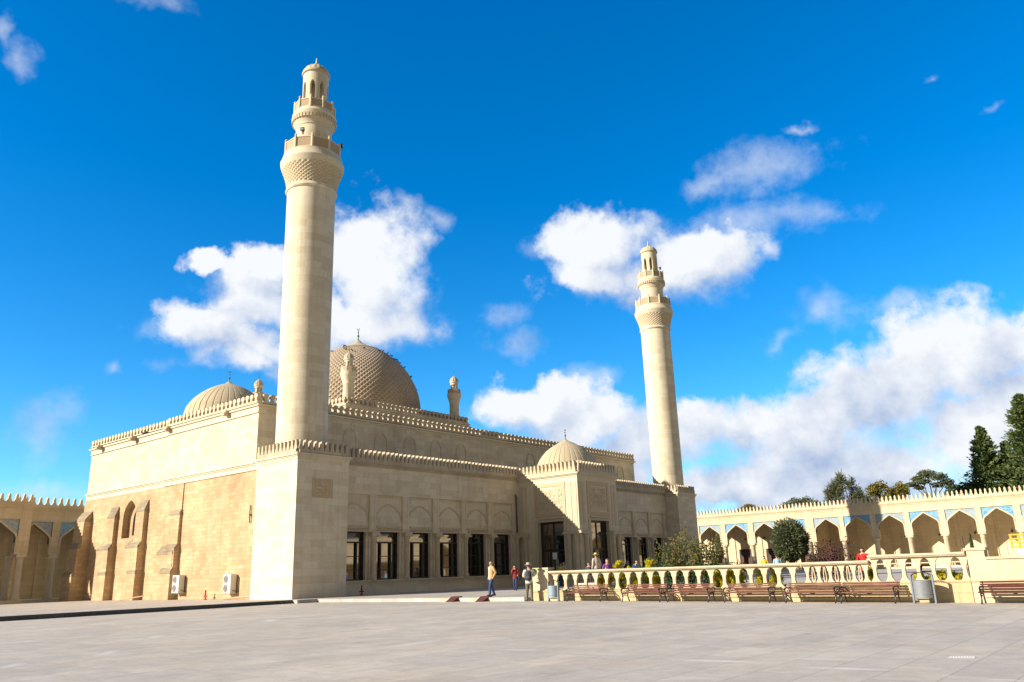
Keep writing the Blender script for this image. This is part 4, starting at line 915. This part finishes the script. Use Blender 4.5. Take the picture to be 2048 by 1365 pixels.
WALK=dict(kL=(.085,.05,.29),aL=(.11,.052,.05),kR=(-.01,-.05,.275),aR=(-.12,-.052,.06),eL=(-.05,.155,.66),wL=(.015,.13,.545),eR=(-.055,-.155,.66),wR=(.005,-.13,.545))
man=person('bald man in a tan jacket and blue jeans striding with hands in his pockets',(.94,-14.6,.003),1.66,R(163),(.47,.315,.14),(.022,.055,.16),hair=None,pose=WALK,inner=(.62,.52,.50),headturn=R(20),shoe=(.02,.018,.018))
hatman=person('man in a sun hat and khaki trousers seen from behind at the balustrade end',(-.16,-17.78,zplaza(0,-17.8)+.003),1.62,R(30),(.55,.56,.54),(.13,.12,.075),hair=(.10,.07,.05),hat=(.46,.36,.29),
    pose=dict(eL=(.02,.15,.66),wL=(.13,.10,.62),eR=(.03,-.145,.67),wR=(.15,-.08,.66),kL=(.01,.06,.27),kR=(.01,-.06,.27),aL=(-.01,.075,.045),aR=(-.01,-.07,.045)))
# backpack and green bag
def worn(name,label,cat,who,off,rz):
    Mx=Matrix.Translation(Vector(who.location))@Matrix.Rotation(who.rotation_euler.z,4,'Z'); p=Mx@Vector(off)
    return thing(name,label,cat,tuple(p),who.rotation_euler.z+rz)
bp=worn('backpack','dark grey backpack on the back of the man in the sun hat','backpack',hatman,(-.19,0,1.0),0)
b=MB().tube([(0,0,-.12),(-.01,0,-.08),(-.02,0,.08),(0,0,.24),(.02,0,.31)],[(.06,.10),(.085,.145),(.09,.15),(.075,.13),(.03,.07)],14); b.build('bag_body',flat('pack_grey',(.035,.04,.05),.8),bp,smooth=True,local=True)
MB().tube([(-.09,0,-.07),(-.115,0,.0),(-.09,0,.07)],[(.02,.07),(.03,.10),(.02,.08)],10).build('front_pocket',flat('pack_grey2',(.06,.065,.075),.8),bp,smooth=True,local=True)
for s in (-1,1): MB().tube([(.04,s*.09,.27),(.10,s*.10,.36),(.22,s*.10,.40),(.33,s*.105,.3)],(.018),6).build('shoulder_strap',M['pack_grey'],bp,smooth=True,local=True)
MB().ball((-.125,-.01,.01),.02,8,6,(.4,1,1)).build('badge',M['paper'],bp,local=True)
gb=worn('carrier_bag','bright green crumpled bag held up by the man in the sun hat','bag',hatman,(.22,-.18,1.12),0)
b=MB().ball((0,0,.10),.15,14,10,(.8,1.1,1.0)); b.v=[(x+random.uniform(-.018,.018),y+random.uniform(-.018,.018),z+random.uniform(-.018,.018)) for x,y,z in b.v]; b.build('bag_body',flat('green_bag',(.26,.55,.02),.5),gb,smooth=True,local=True)
redw=person('woman in a red jacket walking in the shade with a hand raised to her face',(10.3,-8.3,.003),1.52,R(205),(.22,.012,.018),(.02,.04,.12),hair=(.02,.015,.015),pose=dict(WALK,lean=.10,eR=(.06,-.12,.66),wR=(.10,-.04,.84),eL=(-.02,.15,.66),wL=(.06,.13,.60),kL=(.05,.05,.28),aL=(.05,.052,.05),aR=(-.08,-.052,.06)),long_hair=True,inner=None)
sb=worn('shoulder_bag','dark shoulder bag hanging beside the woman in red','bag',redw,(-.04,.25,.68),0)
MB().tube([(0,0,-.02),(0,0,.12),(0,0,.22)],[(.10,.05),(.14,.06),(.10,.04)],10).build('bag_body',flat('pack_grey',(.035,.04,.05)),sb,smooth=True,local=True)
MB().tube([(0,0,.2),(.0,-.06,.45),(0,-.1,.56)],.012,6).build('strap',M['pack_grey'],sb,local=True)
person('man in a pale shirt and yellow cap before the portal\'s front door',(13.9,-11.9,.303),1.75,R(60),(.50,.42,.35),(.05,.06,.09),hair=(.10,.08,.05),hat=(.55,.50,.16))
person('person in dark clothes sitting low beside the man with the yellow cap',(16.1,-9.8,.003),1.55,R(200),(.06,.05,.06),(.04,.04,.05),hair=(.03,.02,.02))
person('woman with a purple top and pink scarf showing above the golden shrubs',(8.6,-16.2,.003),1.62,R(230),(.16,.04,.22),(.05,.05,.08),hair=(.40,.13,.22),long_hair=True)
person('dark haired person in black standing in front of the mosque window',(26.0,-6.6,.003),1.70,R(240),(.03,.03,.035),(.03,.03,.04),hair=(.02,.015,.012))
person('person in a blue top bending near the right wing windows',(17.5,-12.6,.003),1.6,R(215),(.06,.10,.30),(.04,.05,.09),hair=(.03,.02,.015),pose=dict(lean=.15))
person('woman in a yellow top under the arcade, left of the clipped bush',(27.5,-17.0,.003),1.62,R(200),(.60,.42,.04),(.10,.09,.10),hair=(.05,.03,.02),long_hair=True)
person('woman in a light blue top directly beside the clipped bush',(27.1,-18.1,.003),1.65,R(210),(.30,.46,.58),(.20,.18,.16),hair=(.06,.04,.03),long_hair=True)
person('woman in a scarlet coat standing behind the raised balustrade corner',(8.7,-29.5,.038),1.60,R(190),(.62,.012,.015),(.05,.04,.04),hair=(.02,.015,.012),skirt=True,long_hair=True)
person('woman in a yellow jacket talking by the portal door',(20.0,-4.6,.003),1.62,R(270),(.55,.42,.03),(.06,.06,.08),hair=(.06,.045,.04))
person('man in a beige shirt next to the woman in yellow at the portal door',(19.2,-5.5,.003),1.70,R(150),(.50,.38,.25),(.07,.07,.09),hair=(.09,.05,.03))
g=MB().box(12.9,-12.9,-.1,15.2,-10.9,.30); g.box(12.55,-12.6,-.1,12.9,-11.2,.15); tag(g.build('terrace',M['platform_paving']),kind='structure')

# ------------------------------------------------------------------ plants
def leaf_mesh(name,pts,size,mat,parent,dirs=None,asp=.45,var=.5,origin=None):
    n=len(pts); pts=np.asarray(pts,float); rs=np.random
    if dirs is None: d=rs.normal(size=(n,3))
    else: d=np.asarray(dirs,float)+rs.normal(size=(n,3))*.35
    d/=np.linalg.norm(d,axis=1)[:,None]+1e-9
    r=rs.normal(size=(n,3)); w=np.cross(d,r); w/=np.linalg.norm(w,axis=1)[:,None]+1e-9
    L=(size*(1-var+2*var*rs.rand(n)))[:,None]; W=L*asp*.5
    v=np.empty((n,4,3)); v[:,0]=pts-d*L*.5; v[:,1]=pts+w*W-d*L*.05; v[:,2]=pts+d*L*.5; v[:,3]=pts-w*W-d*L*.05
    v=v.reshape(-1,3)
    o=np.array(origin if origin is not None else (root_loc(parent) if parent is not None else (0,0,0)))
    v-=o
    me=bpy.data.meshes.new(name); me.vertices.add(4*n); me.vertices.foreach_set('co',v.ravel()); me.loops.add(4*n); me.loops.foreach_set('vertex_index',np.arange(4*n)); me.polygons.add(n); me.polygons.foreach_set('loop_start',np.arange(n)*4); me.polygons.foreach_set('loop_total',np.full(n,4)); me.update(calc_edges=True); me.materials.append(mat)
    ob=bpy.data.objects.new(name,me); COL.objects.link(ob)
    if parent is not None: ob.parent=parent
    return ob
TG='trees beyond the right arcade'
def conifer(label,base,h,rad,n,z0=2.0,lean=0,group=TG):
    T=thing('conifer_tree',label,'tree',base,0,group); bx,by,bz=base
    MB().tube([(bx,by,bz-.2),(bx+.1,by,bz+h*.5),(bx,by,bz+h*.97)],[.42,.25,.03],8).build('trunk',M['bark'],T)
    pts=[];dr=[]; nb=int(n/42); rs=random
    for i in range(nb):
        f=rs.random()**.85; zz=z0+(h-z0)*f; a=rs.uniform(0,2*PI)
        L=rad*((1-f)**.8)*(rs.uniform(.62,1.0) if rs.random()<.75 else rs.uniform(1.0,1.25))*(1+.18*math.sin(3*a+f*9))+.12
        up=rs.uniform(.10,.42)
        for k in range(42):
            s=(rs.random()**.6)*L; sp=.11+.16*s*(1-s/L*.6)
            pts.append((bx+math.cos(a)*s+rs.gauss(0,sp),by+math.sin(a)*s+rs.gauss(0,sp),bz+zz+up*s-.12*s*s/max(L,.5)+rs.gauss(0,sp*.7)-.05))
            dr.append((math.cos(a),math.sin(a),.35))
    leaf_mesh('crown',pts,.42,M['leaf_conifer'],T,dr,.42)
    return T
conifer('dark pointed conifer standing left of the taller conifers, alone against the cloud',(90,-21.7,-.6),17.9,3.4,16000,6)
conifer('lower dark conifer squeezed between its two taller neighbours',(91.5,-24.0,-.6),15.9,2.3,8000,6)
conifer('tall broad dark conifer at the right edge of the photo',(90,-26.9,-.6),21.4,5.0,22000,6)
conifer('outermost dark conifer, mostly cut off by the right edge',(93,-30.5,-.6),23.0,4.2,9000,6)
def limbs(T,base,ends,r0,mat,split):
    bx,by,bz=base
    m=MB(); m.tube([(bx,by,bz-.2),(bx+.05,by-.05,bz+split*.5),(bx,by,bz+split)],[r0,r0*.8,r0*.6],8)
    for e in ends:
        mid=((bx+e[0])/2+random.uniform(-.3,.3),(by+e[1])/2+random.uniform(-.3,.3),(bz+split+e[2])/2+.2); m.tube([(bx,by,bz+split-.3),mid,e],[r0*.5,r0*.3,r0*.08],6)
    m.build('trunk',mat,T)
def blob_tree(label,base,clumps,n,leaf,mat,split,r0=.2,asp=.5,name='leafy_tree',group=TG,spiky=False):
    T=thing(name,label,'tree',base,0,group)
    bx,by,bz=base; ends=[(bx+c[0],by+c[1],bz+c[2]) for c in clumps]; limbs(T,base,ends,r0,M['bark'],split)
    pts=[];dr=[]; tot=sum(c[3]**2 for c in clumps)
    for c in clumps:
        k=int(n*c[3]**2/tot)
        for _ in range(k):
            d=np.random.normal(size=3); d/=np.linalg.norm(d); r=c[3]*(np.random.rand()**.45)*(1+.25*math.sin(d[0]*5+c[0])*math.cos(d[1]*4+d[2]*5))
            pts.append((bx+c[0]+d[0]*r,by+c[1]+d[1]*r,bz+c[2]+d[2]*r*c[4])); dr.append((d[0],d[1],d[2]*.7+.5) if spiky else tuple(np.random.normal(size=3)))
    leaf_mesh('crown',pts,leaf,mat,T,dr,asp); return T
rc_=lambda a,b: random.uniform(a,b)
blob_tree('airy grey-green pine with upswept tips above the parapet beside the yellowing tree',(90,-4.2,-.6),[(rc_(-1.5,1.5),3.0-6.0*i/26+rc_(-.5,.5),8.4+ (5.6-abs(i-8)*.27)*rc_(.25,1.0),rc_(.45,.9),1.6) for i in range(26)],4600,.75,M['leaf_pine'],5,.3,.10,name='pine_tree',spiky=True)
blob_tree('bushy yellow-green autumn tree above the arcade parapet',(90,-9.4,-.6),[(rc_(-1,1),2.2-4.4*i/13+rc_(-.3,.3),9.6+rc_(-.3,1.9),rc_(.6,1.1),.9) for i in range(14)],4200,.30,M['leaf_autumn'],5,.25)
blob_tree('flat-topped tree with bare lower limbs and layered green foliage',(90,-14.7,-.6),[(0,.2,12.5,1.2,.5),(.4,1.4,12.0,1.0,.45),(-.4,-1.3,12.0,1.1,.45),(.2,-2.1,11.3,.95,.4),(0,2.2,11.3,.9,.4),(-.6,.6,11.5,1.0,.4),(.3,-.8,11.0,.9,.4),(.5,-2.5,10.6,.9,.4),(.2,1.4,10.8,.7,.4)],6000,.24,M['leaf_privet'],8.4,.24,name='umbrella_tree')
blob_tree('low green shrub top peeping over the parapet between the flat-topped tree and the conifers',(90,-18.4,-.6),[(0,1.3,9.8,.9,.6),(0,0,10.0,1.0,.6),(0,-1.4,10.4,1.0,.7)],1800,.26,M['leaf_green'],7,.2)
blob_tree('brownish tree top above the parapet nearest the right minaret',(90,11.0,-.6),[(0,1.2,9.6,1.0,.5),(0,0,10.0,1.1,.5),(.2,-1.3,9.5,1.0,.5)],1800,.26,M['leaf_autumn'],7,.2)
blob_tree('rounded olive tree top above the parapet between the brownish top and the pine',(90,3.0,-.6),[(0,2.2,9.7,1.1,.6),(0,.8,10.2,1.2,.6),(.2,-.8,10.2,1.2,.6),(0,-2.2,9.6,1.1,.6)],2400,.28,M['leaf_pine'],7,.2,asp=.4)
# clipped round bush
def shell(c,r,n,inner=.75):
    d=np.random.normal(size=(n,3)); d/=np.linalg.norm(d,axis=1)[:,None]; rr=inner+(1-inner)*np.random.rand(n)**.6
    bump=1+.07*np.sin(d[:,0]*7+1)*np.cos(d[:,1]*6)+.05*np.sin(d[:,2]*9)
    return np.array(c)+d*np.array(r)*(rr*bump)[:,None],d
T=thing('round_shrub','round clipped grey-green shrub on a short trunk in front of the arcade','shrub',(8,-26.6,.03))
MB().tube([(8,-26.6,0),(8.05,-26.55,.6),(8,-26.6,1.6)],[.09,.07,.05],8).build('trunk',M['bark'],T)
p1,d1_=shell((8,-26.6,2.02),(.80,.78,.90),14000,.45)
leaf_mesh('crown',p1,.10,M['leaf_privet'],T,d1_,.5)
p1,d1_=shell((8,-26.6,2.05),(.86,.84,.98),1800,.90)
leaf_mesh('outer_sprays',p1,.17,M['leaf_privet'],T,d1_,.22)
# rose bush: arching canes with sparse leaves
def cane_bush(name,label,base,w,h,n,leafn,leaf,mat,stem,lean=.5,thick=.016):
    T=thing(name,label,'shrub',base); bx,by,bz=base; st=MB(); pts=[]
    for i in range(n):
        oy=rc_(-w/2,w/2)*.8; ox=rc_(-.5,.5); prof=1-.55*abs(oy/(w/2))**1.5; hh=h*rc_(.45,1.05)*prof; lx=rc_(-lean,lean); ly=rc_(-lean,lean)
        c=[(bx+ox+lx*t*t,by+oy+ly*t*t,bz+hh*t) for t in (0,.3,.6,.85,1)]
        st.tube(c,[thick,thick*.9,thick*.7,thick*.5,thick*.3],5)
        for k in range(leafn):
            t=random.uniform(.12,1)**.8; q=min(3,int(t*4)); 
            a=Vector(c[q]); b_=Vector(c[q+1]); p=a.lerp(b_,random.random()); sp=.13+.1*(1-t); pts.append((p.x+random.gauss(0,sp),p.y+random.gauss(0,sp),p.z+random.gauss(0,sp*.7)))
    st.build('stems',stem,T); leaf_mesh('foliage',pts,leaf,mat,T,None,.6); return T
cane_bush('rose_bush','large straggly rose bush with thin canes behind the balustrade',(4.6,-23.1,.03),4.2,2.85,60,80,.11,M['leaf_rose'],M['stem'],.55)
cane_bush('red_shrub','purple-leaved shrub beside the woman in the scarlet coat',(8.2,-28.3,.03),2.0,2.0,40,75,.09,M['leaf_purple'],M['stem'],.3)
# low hedge under the roses
h_=thing('hedge','low dark green hedge running behind the balustrade under the rose bush','hedge',(3.6,-23.6,.03))
pts=np.column_stack([np.random.uniform(3.2,4.1,5200),np.random.uniform(-26.2,-20.8,5200),np.random.uniform(.1,1.16,5200)+np.random.normal(0,.05,5200)])
leaf_mesh('foliage',pts,.10,M['leaf_green'],h_,None,.55)
st=MB()
for i in range(22): y=-26+5*i/21; st.tube([(3.65,y,.03),(3.65+rc_(-.1,.1),y+rc_(-.1,.1),.9)],.012,5)
st.build('stems',M['stem'],h_)
# golden dwarf conifers
def thuja(label,y,x,w,top,form='loose',n=1700):
    T=thing('golden_shrub',label,'shrub',(x,y,.03),0,'golden shrubs behind the balustrade'); pts=[];dr=[]
    MB().tube([(x,y,.0),(x+.02,y,top*.5),(x,y,top*.85)],[.025,.018,.008],6).build('stem',M['stem'],T)
    w*=1.2; nb=30 if form=='loose' else 44
    for i in range(nb):
        a=rc_(0,2*PI); f=rc_(.05,.95); L=w*(1-f)**.6*rc_(.6,1.1) if form=='cone' else w*rc_(.4,1.1)*(1-.55*f)
        for k in range(n//nb):
            s=random.random()*L; pts.append((x+math.cos(a)*s+random.gauss(0,.03),y+math.sin(a)*s+random.gauss(0,.03),.05+(top-.05)*f+s*.55+random.gauss(0,.03))); dr.append((math.cos(a)*.6,math.sin(a)*.6,1))
    leaf_mesh('foliage',pts,.13,M['leaf_thuja'],T,dr,.35); return T
for (y,x,w,top,form,lab) in ((-20.45,1.5,.30,.72,'loose','low golden shrub seen only through the arches above the first bench'),
    (-20.95,1.35,.34,1.05,'loose','bushy golden shrub whose tips just clear the rail above the first bench\'s right end'),
    (-21.35,1.7,.30,1.42,'loose','tallest golden shrub rising above the rail between the first two benches'),
    (-21.95,1.45,.36,1.12,'loose','spreading golden shrub poking over the rail above the second bench\'s left end'),
    (-22.45,1.4,.30,.70,'loose','golden shrub below rail height behind the middle of the second bench'),
    (-22.95,1.6,.30,1.36,'loose','narrow golden shrub standing clear of the rail at the rose bush\'s left side'),
    (-23.4,1.4,.28,.66,'loose','short golden shrub under the rose bush\'s left side'),
    (-26.15,1.4,.27,.80,'loose','pale golden shrub filling the arch above the fourth bench\'s left end'),
    (-26.6,1.35,.30,.85,'loose','fuller golden shrub second in the trio above the fourth bench'),
    (-27.05,1.4,.28,.78,'loose','sparse golden shrub third in the trio above the fourth bench'),
    (-28.0,1.25,.27,.95,'cone','cone-shaped golden conifer left of the pair beside the traceried panels'),
    (-28.52,1.25,.27,.95,'cone','cone-shaped golden conifer touching the traceried panels'),
    (-31.9,1.5,.26,.80,'loose','small golden shrub by the step in the balustrade rail'),
    (-33.55,1.3,.28,.60,'loose','golden shrub behind the silver litter bin'),
    (-34.1,1.3,.30,.62,'loose','golden shrub right of the trellis foot'),
    (-34.6,1.35,.28,.55,'loose','last low golden shrub before the tall pier')): thuja(lab,y,x,w,top,form)
T=thing('cypress_shrub','small slim green cypress standing above the raised pier','shrub',(1.5,-35.2,.03))
MB().tube([(1.5,-35.2,0),(1.5,-35.2,1.5)],[.03,.015],6).build('trunk',M['bark'],T)
pts=[];dr=[]
for i in range(1400): f=random.random(); a=rc_(0,2*PI); r=.13*(1-f)**.6*random.random()**.5; pts.append((1.5+r*math.cos(a),-35.2+r*math.sin(a),.3+1.5*f)); dr.append((0,0,1))
leaf_mesh('crown',pts,.08,M['leaf_green'],T,dr,.35)
# ------------------------------------------------------------------ birds
def pigeon(loc,rz):
    b=MB(); b.tube([(-.17,0,.09),(-.09,0,.10),(0,0,.115),(.07,0,.13),(.10,0,.17),(.12,0,.20),(.15,0,.20),(.18,0,.19)],[(.008,.03),(.03,.035),(.05,.05),(.045,.045),(.028,.028),(.026,.026),(.018,.018),(.004,.004)],10)
    for s in (-1,1): b.tube([(.0,s*.02,.08),(.0,s*.02,0)],.006,5); b.tube([(.07,s*.045,.13),(-.05,s*.05,.12),(-.17,s*.02,.10)],[(.02,.008),(.028,.010),(.004,.004)],8)
    me=b
    o=me.build('pigeon',flat('pigeon_grey',(.045,.045,.055),.6),smooth=True); o.location=loc; o.rotation_euler=(0,0,rz); return o
DG='pigeons perched on the central dome'
birdproto=None
for i in range(26):
    if i<16: a=R(rc_(180,330)); zz=rc_(20.9,22.7)
    else: a=R(rc_(-48,-22)); zz=rc_(18.6,22.0)
    r=interp(zz)+.02
    if i==0: birdproto=pigeon((0,0,0),0); o=birdproto
    else: o=birdproto.copy(); COL.objects.link(o)
    o.location=(DC[0]+r*math.cos(a),DC[1]+r*math.sin(a),zz+.04); o.rotation_euler=(0,0,rc_(0,6.28)); o.scale=(1.1,)*3
    tag(o,'dark pigeon perched on the diamond-patterned central dome','pigeon',DG)
for i,y in enumerate((22.1,22.45,22.75)):
    o=birdproto.copy(); COL.objects.link(o); o.location=(HX0-.1,y,HZ-.077); o.rotation_euler=(0,0,rc_(0,6)); o.scale=(1.15,)*3
    tag(o,'dark pigeon sitting on the cornice ledge of the sunlit side wall','pigeon','pigeons on the side wall cornice')
# ------------------------------------------------------------------ sky with clouds
SUN_AZ,SUN_EL=151.0,23.5
w=bpy.data.worlds.new('World'); scene.world=w; w.use_nodes=True
class WT(NT):
    def __init__(s): s.t=w.node_tree; s.t.nodes.clear()
t=WT(); out=t.n('ShaderNodeOutputWorld'); bg=t.n('ShaderNodeBackground'); t.l(bg.outputs[0],out.inputs[0])
sky=t.n('ShaderNodeTexSky',sky_type='NISHITA'); sky.sun_disc=False; sky.sun_elevation=R(SUN_EL)
sx,sy=math.cos(R(SUN_AZ)),math.sin(R(SUN_AZ)); sky.sun_rotation=math.atan2(sx,sy); sky.altitude=700; sky.air_density=1.0; sky.dust_density=.25; sky.ozone_density=3.5
D=t.n('ShaderNodeTexCoord').outputs['Generated']; x,y,z=t.sep(D)
az=t.math('MULTIPLY',t.math('ARCTAN2',y,x),180/PI); el=t.math('MULTIPLY',t.math('ARCSINE',z),180/PI)
def fbm(v): return t.math('MULTIPLY_ADD',t.noise(v,16.0,10,.60),.58,t.math('MULTIPLY_ADD',t.noise(v,6.5,6,.6),.42,-.5))
def warp(v,du,dv):
    a=t.noise(t.vmath('ADD',v,(9.1,4.7,2.4)).outputs[0],8.0,5,.6,col=True); ax,ay,_=t.sep(a)
    return t.comb(t.math('ADD',t.math('MULTIPLY_ADD',t.math('SUBTRACT',ax,.5),7.0,az),du),t.math('ADD',t.math('MULTIPLY_ADD',t.math('SUBTRACT',ay,.5),5.0,el),dv),0.0)
D2=t.vmath('ADD',D,(-.0135,.0162,.0165)).outputs[0]
uv=warp(D,0.0,0.0); uv2=t.vmath('ADD',uv,(1.3,1.7,0.0)).outputs[0]
CLOUD_A=[(49.78, 21.03, 3.89, 4.13), (50.27, 17.68, 4.36, 2.11), (54.21, 17.55, 4.94, 3.12), (57.74, 18.4, 4.11, 2.55), (60.67, 16.84, 3.61, 1.84), (56.22, 15.74, 6.85, 1.89), (61.48, 20.96, 1.39, 0.79), (57.18, 20.66, 2.44, 1.36), (58.21, 14.79, 4.01, 1.7), (54.41, 13.73, 4.14, 1.73), (32.79, 22.45, 3.99, 2.98), (33.33, 20.18, 4.13, 1.95), (25.11, 20.66, 3.58, 2.13), (28.13, 19.76, 4.01, 1.74), (38.26, 11.32, 4.0, 1.85), (33.63, 9.88, 4.64, 2.53), (30.2, 8.29, 5.58, 3.12), (24.58, 9.3, 5.04, 2.45), (19.79, 7.89, 6.97, 3.63), (14.8, 10.04, 5.98, 3.37), (10.06, 11.99, 5.01, 3.25), (6.93, 12.42, 3.66, 2.55), (8.06, 7.66, 5.74, 4.48), (17.01, 5.37, 9.94, 2.87), (24.07, 4.69, 7.84, 2.32), (34.22, 6.06, 9.12, 2.07)]
CLOUD_B=[(17.45, 15.71, 2.24, 2.15), (19.95, 14.34, 2.46, 0.87), (13.33, 15.58, 1.81, 0.83), (33.24, 13.12, 3.26, 0.99), (18.4, 23.12, 4.39, 1.25), (19.22, 25.94, 4.51, 1.36), (16.05, 22.86, 2.94, 1.1), (24.18, 25.61, 2.01, 0.8), (21.97, 22.84, 4.92, 1.34), (39.87, 17.64, 1.8, 1.07), (38.44, 15.8, 1.67, 1.0), (70.72, 9.37, 1.81, 1.51), (74.74, 31.73, 1.18, 0.88), (75.8, 32.85, 0.61, 1.08), (63.59, 13.31, 1.54, 0.85), (66.64, 36.66, 3.05, 0.79), (47.19, 25.98, 1.31, 0.69), (44.6, 24.87, 1.01, 0.7), (5.17, 26.3, 1.92, 0.46), (17.09, 28.27, 0.89, 0.31), (66.33, 13.28, 0.71, 0.51), (63.85, 16.25, 2.19, 1.15), (36.61, 22.68, 2.31, 1.41), (8.66, 29.27, 0.6, 0.35), (68.11, 5.5, 1.65, 0.91), (70.53, 5.46, 2.35, 0.89)]
def dens(L,uv):
    cur=None
    for (u,v,a,b) in L:
        q=t.vmath('MULTIPLY_ADD',uv,(1/a,1/b,0.0),(-u/a,-v/b,0.0)).outputs[0]; ln=t.vmath('LENGTH',q).outputs['Value']
        cur=ln if cur is None else t.math('MINIMUM',cur,ln)
    return cur
def sstep(x,a,b):
    nd=t.n('ShaderNodeMapRange',interpolation_type='SMOOTHSTEP'); t.val(nd.inputs[0],x); nd.inputs[1].default_value=a; t.val(nd.inputs[2],b); return nd.outputs[0]
nz=fbm(D); soft=t.noise(D,7.5,9,.62); soft2=t.noise(D2,7.5,9,.62)
dA_=dens(CLOUD_A,uv); dA2=dens(CLOUD_A,uv2)
fA=t.math('MULTIPLY_ADD',nz,3.6,t.math('SUBTRACT',1.16,dA_))
fB=t.math('MULTIPLY_ADD',nz,6.0,t.math('SUBTRACT',.78,dens(CLOUD_B,uv)))
base_=t.math('MULTIPLY_ADD',t.math('SUBTRACT',dA2,dA_),-.55,.42,clamp=True)
aA=sstep(fA,-.14,t.math('MULTIPLY_ADD',base_,.80,.40)); aB=t.math('MULTIPLY',sstep(fB,-.45,1.4),.46)
al=t.math('MAXIMUM',aA,aB)
# added unseen broken cloud behind the camera, to warm the fill light
away=sstep(t.vmath('DOT_PRODUCT',D,(.62,.51,.60)).outputs['Value'],.62,.25)
rest=t.noise(t.vmath('ADD',D,(5.3,2.2,1.1)).outputs[0],2.6,7,.6)
aC=t.math('MULTIPLY',sstep(rest,.26,.46),away)
al=t.math('MAXIMUM',al,aC)
al=t.math('MULTIPLY',al,sstep(el,-1.0,2.5))
# sunward edges white, far sides and bases grey-blue
lowf=t.noise(t.vmath('MULTIPLY',D,(1.0,1.0,2.6)).outputs[0],5.0,5,.6)
shade=t.math('MULTIPLY_ADD',t.math('SUBTRACT',dA2,dA_),.62,t.math('MULTIPLY_ADD',t.math('SUBTRACT',soft,soft2),2.2,t.math('MULTIPLY_ADD',t.math('SUBTRACT',lowf,.5),.9,t.math('MULTIPLY_ADD',el,.014,.46))),clamp=True)
K=5.8
ccol=t.mix(shade,(K*.36,K*.48,K*.72,1),(K*.93,K*.96,K*1.0,1))
hs=t.n('ShaderNodeHueSaturation'); hs.inputs['Saturation'].default_value=1.38; hs.inputs['Value'].default_value=1.10; hs.inputs['Hue'].default_value=.5; t.l(sky.outputs[0],hs.inputs['Color'])
skc=t.mix(1.0,hs.outputs[0],(.85,1.16,1.2,1),'MULTIPLY')
ccol=t.mix(away,ccol,(K*.20,K*.20*.89,K*.20*.77,1))  # dim warm tone for the added cloud, takes blue off the fill
t.l(t.mix(al,skc,ccol),bg.inputs[0]); bg.inputs[1].default_value=.10
# ------------------------------------------------------------------ sun and camera
sl=bpy.data.lights.new('sun','SUN'); sl.energy=4.9; sl.angle=R(.53); sl.color=(1.0,.91,.77)
so=bpy.data.objects.new('sun',sl); COL.objects.link(so)
sd=Vector((math.cos(R(SUN_EL))*sx,math.cos(R(SUN_EL))*sy,math.sin(R(SUN_EL)))); so.rotation_euler=(-sd).to_track_quat('-Z','Y').to_euler(); so.location=sd*80
cd=bpy.data.cameras.new('camera'); cam=bpy.data.objects.new('camera',cd); COL.objects.link(cam)
rt=Vector((0.641695978792454,-0.7662544474768895,-0.032869324962361626)); up=Vector((-0.19248011153005748,-0.20238055663094895,0.9602049348775105)); fw=Vector((0.7424134141211156,0.6098329541928955,0.2773555308866127))
mw=Matrix((( rt.x,up.x,-fw.x,-29.062),(rt.y,up.y,-fw.y,-41.0166),(rt.z,up.z,-fw.z,1.09875),(0,0,0,1)))
cam.matrix_world=mw; cd.sensor_width=36; cd.lens=36*1599.607/2048; cd.clip_end=5000; cd.clip_start=.1
scene.camera=cam
vs=scene.view_settings; vs.view_transform='Standard'; vs.look='None'; vs.exposure=.80; vs.gamma=1
scene.render.engine='CYCLES'; scene.cycles.max_bounces=6; scene.cycles.use_denoising=True
